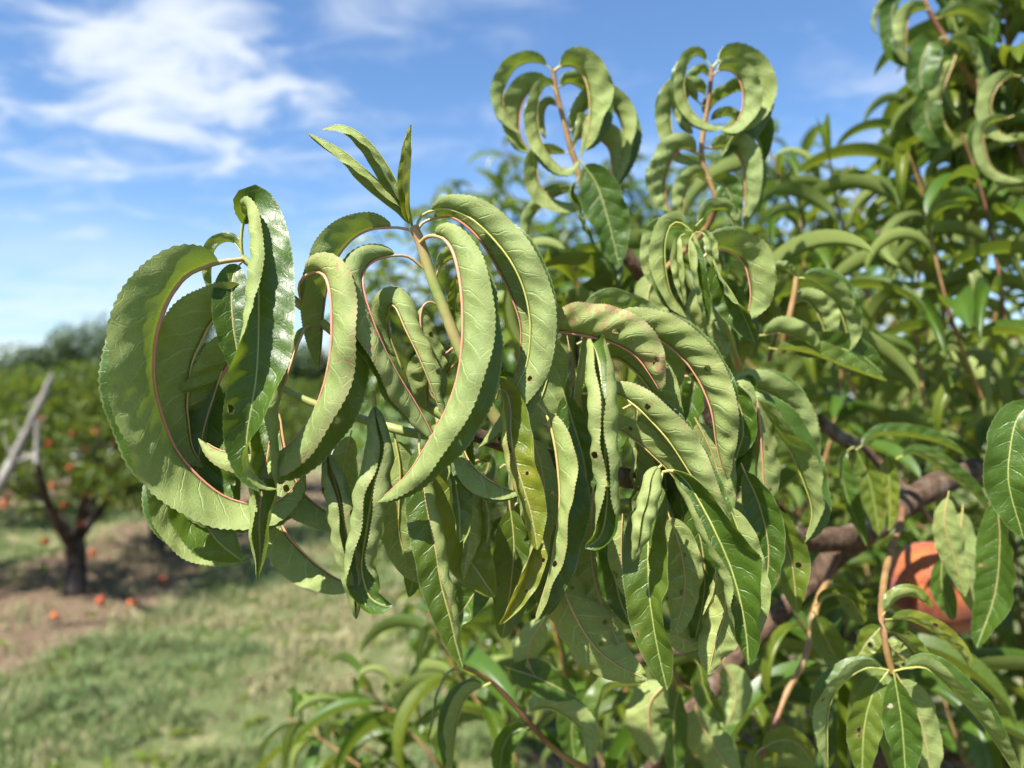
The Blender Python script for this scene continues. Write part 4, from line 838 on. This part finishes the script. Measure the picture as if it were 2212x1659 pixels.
# low broadleaf weeds
rwd = random.Random(77); wl = []
for i in range(150):
    yy = rwd.uniform(2.6, 9); xx = rwd.uniform(-.68 * yy, .1); 
    if abs(xx + 3.72) < .8 and rwd.random() < .8: continue
    for k in range(rwd.randint(5, 11)):
        a = k * GOLD + rwd.random(); z = nrm(np.array((rwd.uniform(-.3, .3), rwd.uniform(-.3, .3), 1.0))); x_ = nrm(np.cross(z, (math.sin(a), math.cos(a), 0))); y_ = np.cross(z, x_)
        wl.append((rwd.randrange(len(T_LO)), np.stack((x_, y_ * 2.0, z), 1) * rwd.uniform(.05, .11), np.array((xx, yy, gz_(xx, yy) + .01))))
V, Fq, Tt, U, Nn = merge_leaves(wl, T_LO); Tt[:, 0] = .35; Tt[:, 2] = 1
obj('weeds', make_mesh('weeds', V, Fq, M_FOL, Tt, U, Nn), None, kind='stuff', label='low broadleaf weeds scattered through the mown grass', category='weeds')

# ------------------------------------------------------------------ wood on the skyline
m, t, out = mat('wood_foliage'); pos = t.new('ShaderNodeTexCoord').outputs['Object']; ye, r1_, pz = t.sep(t.new('ShaderNodeAttribute', attribute_name='tint').outputs['Color'])
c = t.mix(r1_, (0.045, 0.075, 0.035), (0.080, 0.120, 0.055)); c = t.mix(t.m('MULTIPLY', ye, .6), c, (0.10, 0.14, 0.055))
b = bsdf(t, c, .6, .3); tr = t.new('ShaderNodeBsdfTranslucent'); t.put(tr.inputs[0], (0.09, 0.15, 0.03)); mx = t.new('ShaderNodeMixShader'); mx.inputs[0].default_value = .25
t.l.new(b.outputs[0], mx.inputs[1]); t.l.new(tr.outputs[0], mx.inputs[2]); t.l.new(mx.outputs[0], out.inputs[0]); M_WOOD = m
def wood_crown(seed, n=5200):
    r2 = np.random.default_rng(seed); k = 26
    cc = r2.normal(0, 1, (k, 3)); cc = cc / np.linalg.norm(cc, axis=1, keepdims=True) * (r2.random((k, 1)) ** .4) * np.array((.72, .72, .62)); cr = .20 + .20 * r2.random(k)
    w_ = r2.integers(0, k, n); v = r2.normal(0, 1, (n, 3)); v = v / np.linalg.norm(v, axis=1, keepdims=True); p = cc[w_] + v * (cr[w_] * (.55 + .5 * r2.random(n)))[:, None]
    p[:, 2] += .1 * np.sin(p[:, 0] * 5)
    a = r2.normal(0, 1, (n, 3)); a = a / np.linalg.norm(a, axis=1, keepdims=True); b_ = np.cross(a, v); b_ = b_ / np.linalg.norm(b_, axis=1, keepdims=True)
    sz = (.022 + .03 * r2.random(n))[:, None]
    V = np.stack((p - a * sz, p + b_ * sz * .6, p + a * sz, p - b_ * sz * .6), 1).reshape(-1, 3)
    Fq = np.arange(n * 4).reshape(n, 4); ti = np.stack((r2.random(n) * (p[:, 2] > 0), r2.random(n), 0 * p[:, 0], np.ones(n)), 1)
    return make_mesh('crown', V, Fq, M_WOOD, np.repeat(ti, 4, 0), smooth=False)
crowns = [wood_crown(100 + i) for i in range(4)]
tv, tf, _ = tube([np.array(q) for q in [(0, 0, -.1), (.02, 0, .25), (-.02, .02, .6), (0, 0, .9)]], .035, .016, 14, 8, .1); wtr = make_mesh('trunk', tv, tf, M_BARKF)
rw = random.Random(9)
WT = [(60, 775, 62, 7), (0, 768, 70, 8), (120, 668, 46, 3.6), (215, 664, 48, 4.0), (300, 700, 48, 4.5), (390, 640, 40, 3.8), (445, 655, 42, 4), (520, 700, 45, 4.5), (600, 730, 52, 5), (690, 720, 48, 5), (780, 700, 50, 5), (870, 690, 46, 4.6), (960, 700, 50, 5),
      (1080, 690, 55, 6), (1220, 680, 55, 6), (1380, 690, 58, 6), (1540, 690, 55, 6), (1720, 690, 55, 6), (1900, 690, 60, 7), (2100, 690, 55, 6), (2300, 690, 60, 7), (-120, 740, 60, 7), (-260, 730, 60, 7), (165, 745, 75, 7), (250, 755, 72, 7), (330, 745, 75, 7)]
WLAB = ['dusky green broadleaf tree in the wood on the skyline behind the orchard']
for i, (x, ytop, dep, rad) in enumerate(WT):
    q = P(x, ytop, dep); top = q[2]; root = empty('broadleaf_tree', WLAB[0], 'tree', (q[0], q[1], 0), 'trees of the wood on the skyline')
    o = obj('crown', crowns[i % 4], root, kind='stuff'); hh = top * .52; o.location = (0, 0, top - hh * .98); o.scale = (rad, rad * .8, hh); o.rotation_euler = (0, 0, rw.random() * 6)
    o = obj('trunk', wtr, root); o.scale = (top, top, top * .8)
print('objects', len(bpy.data.objects))
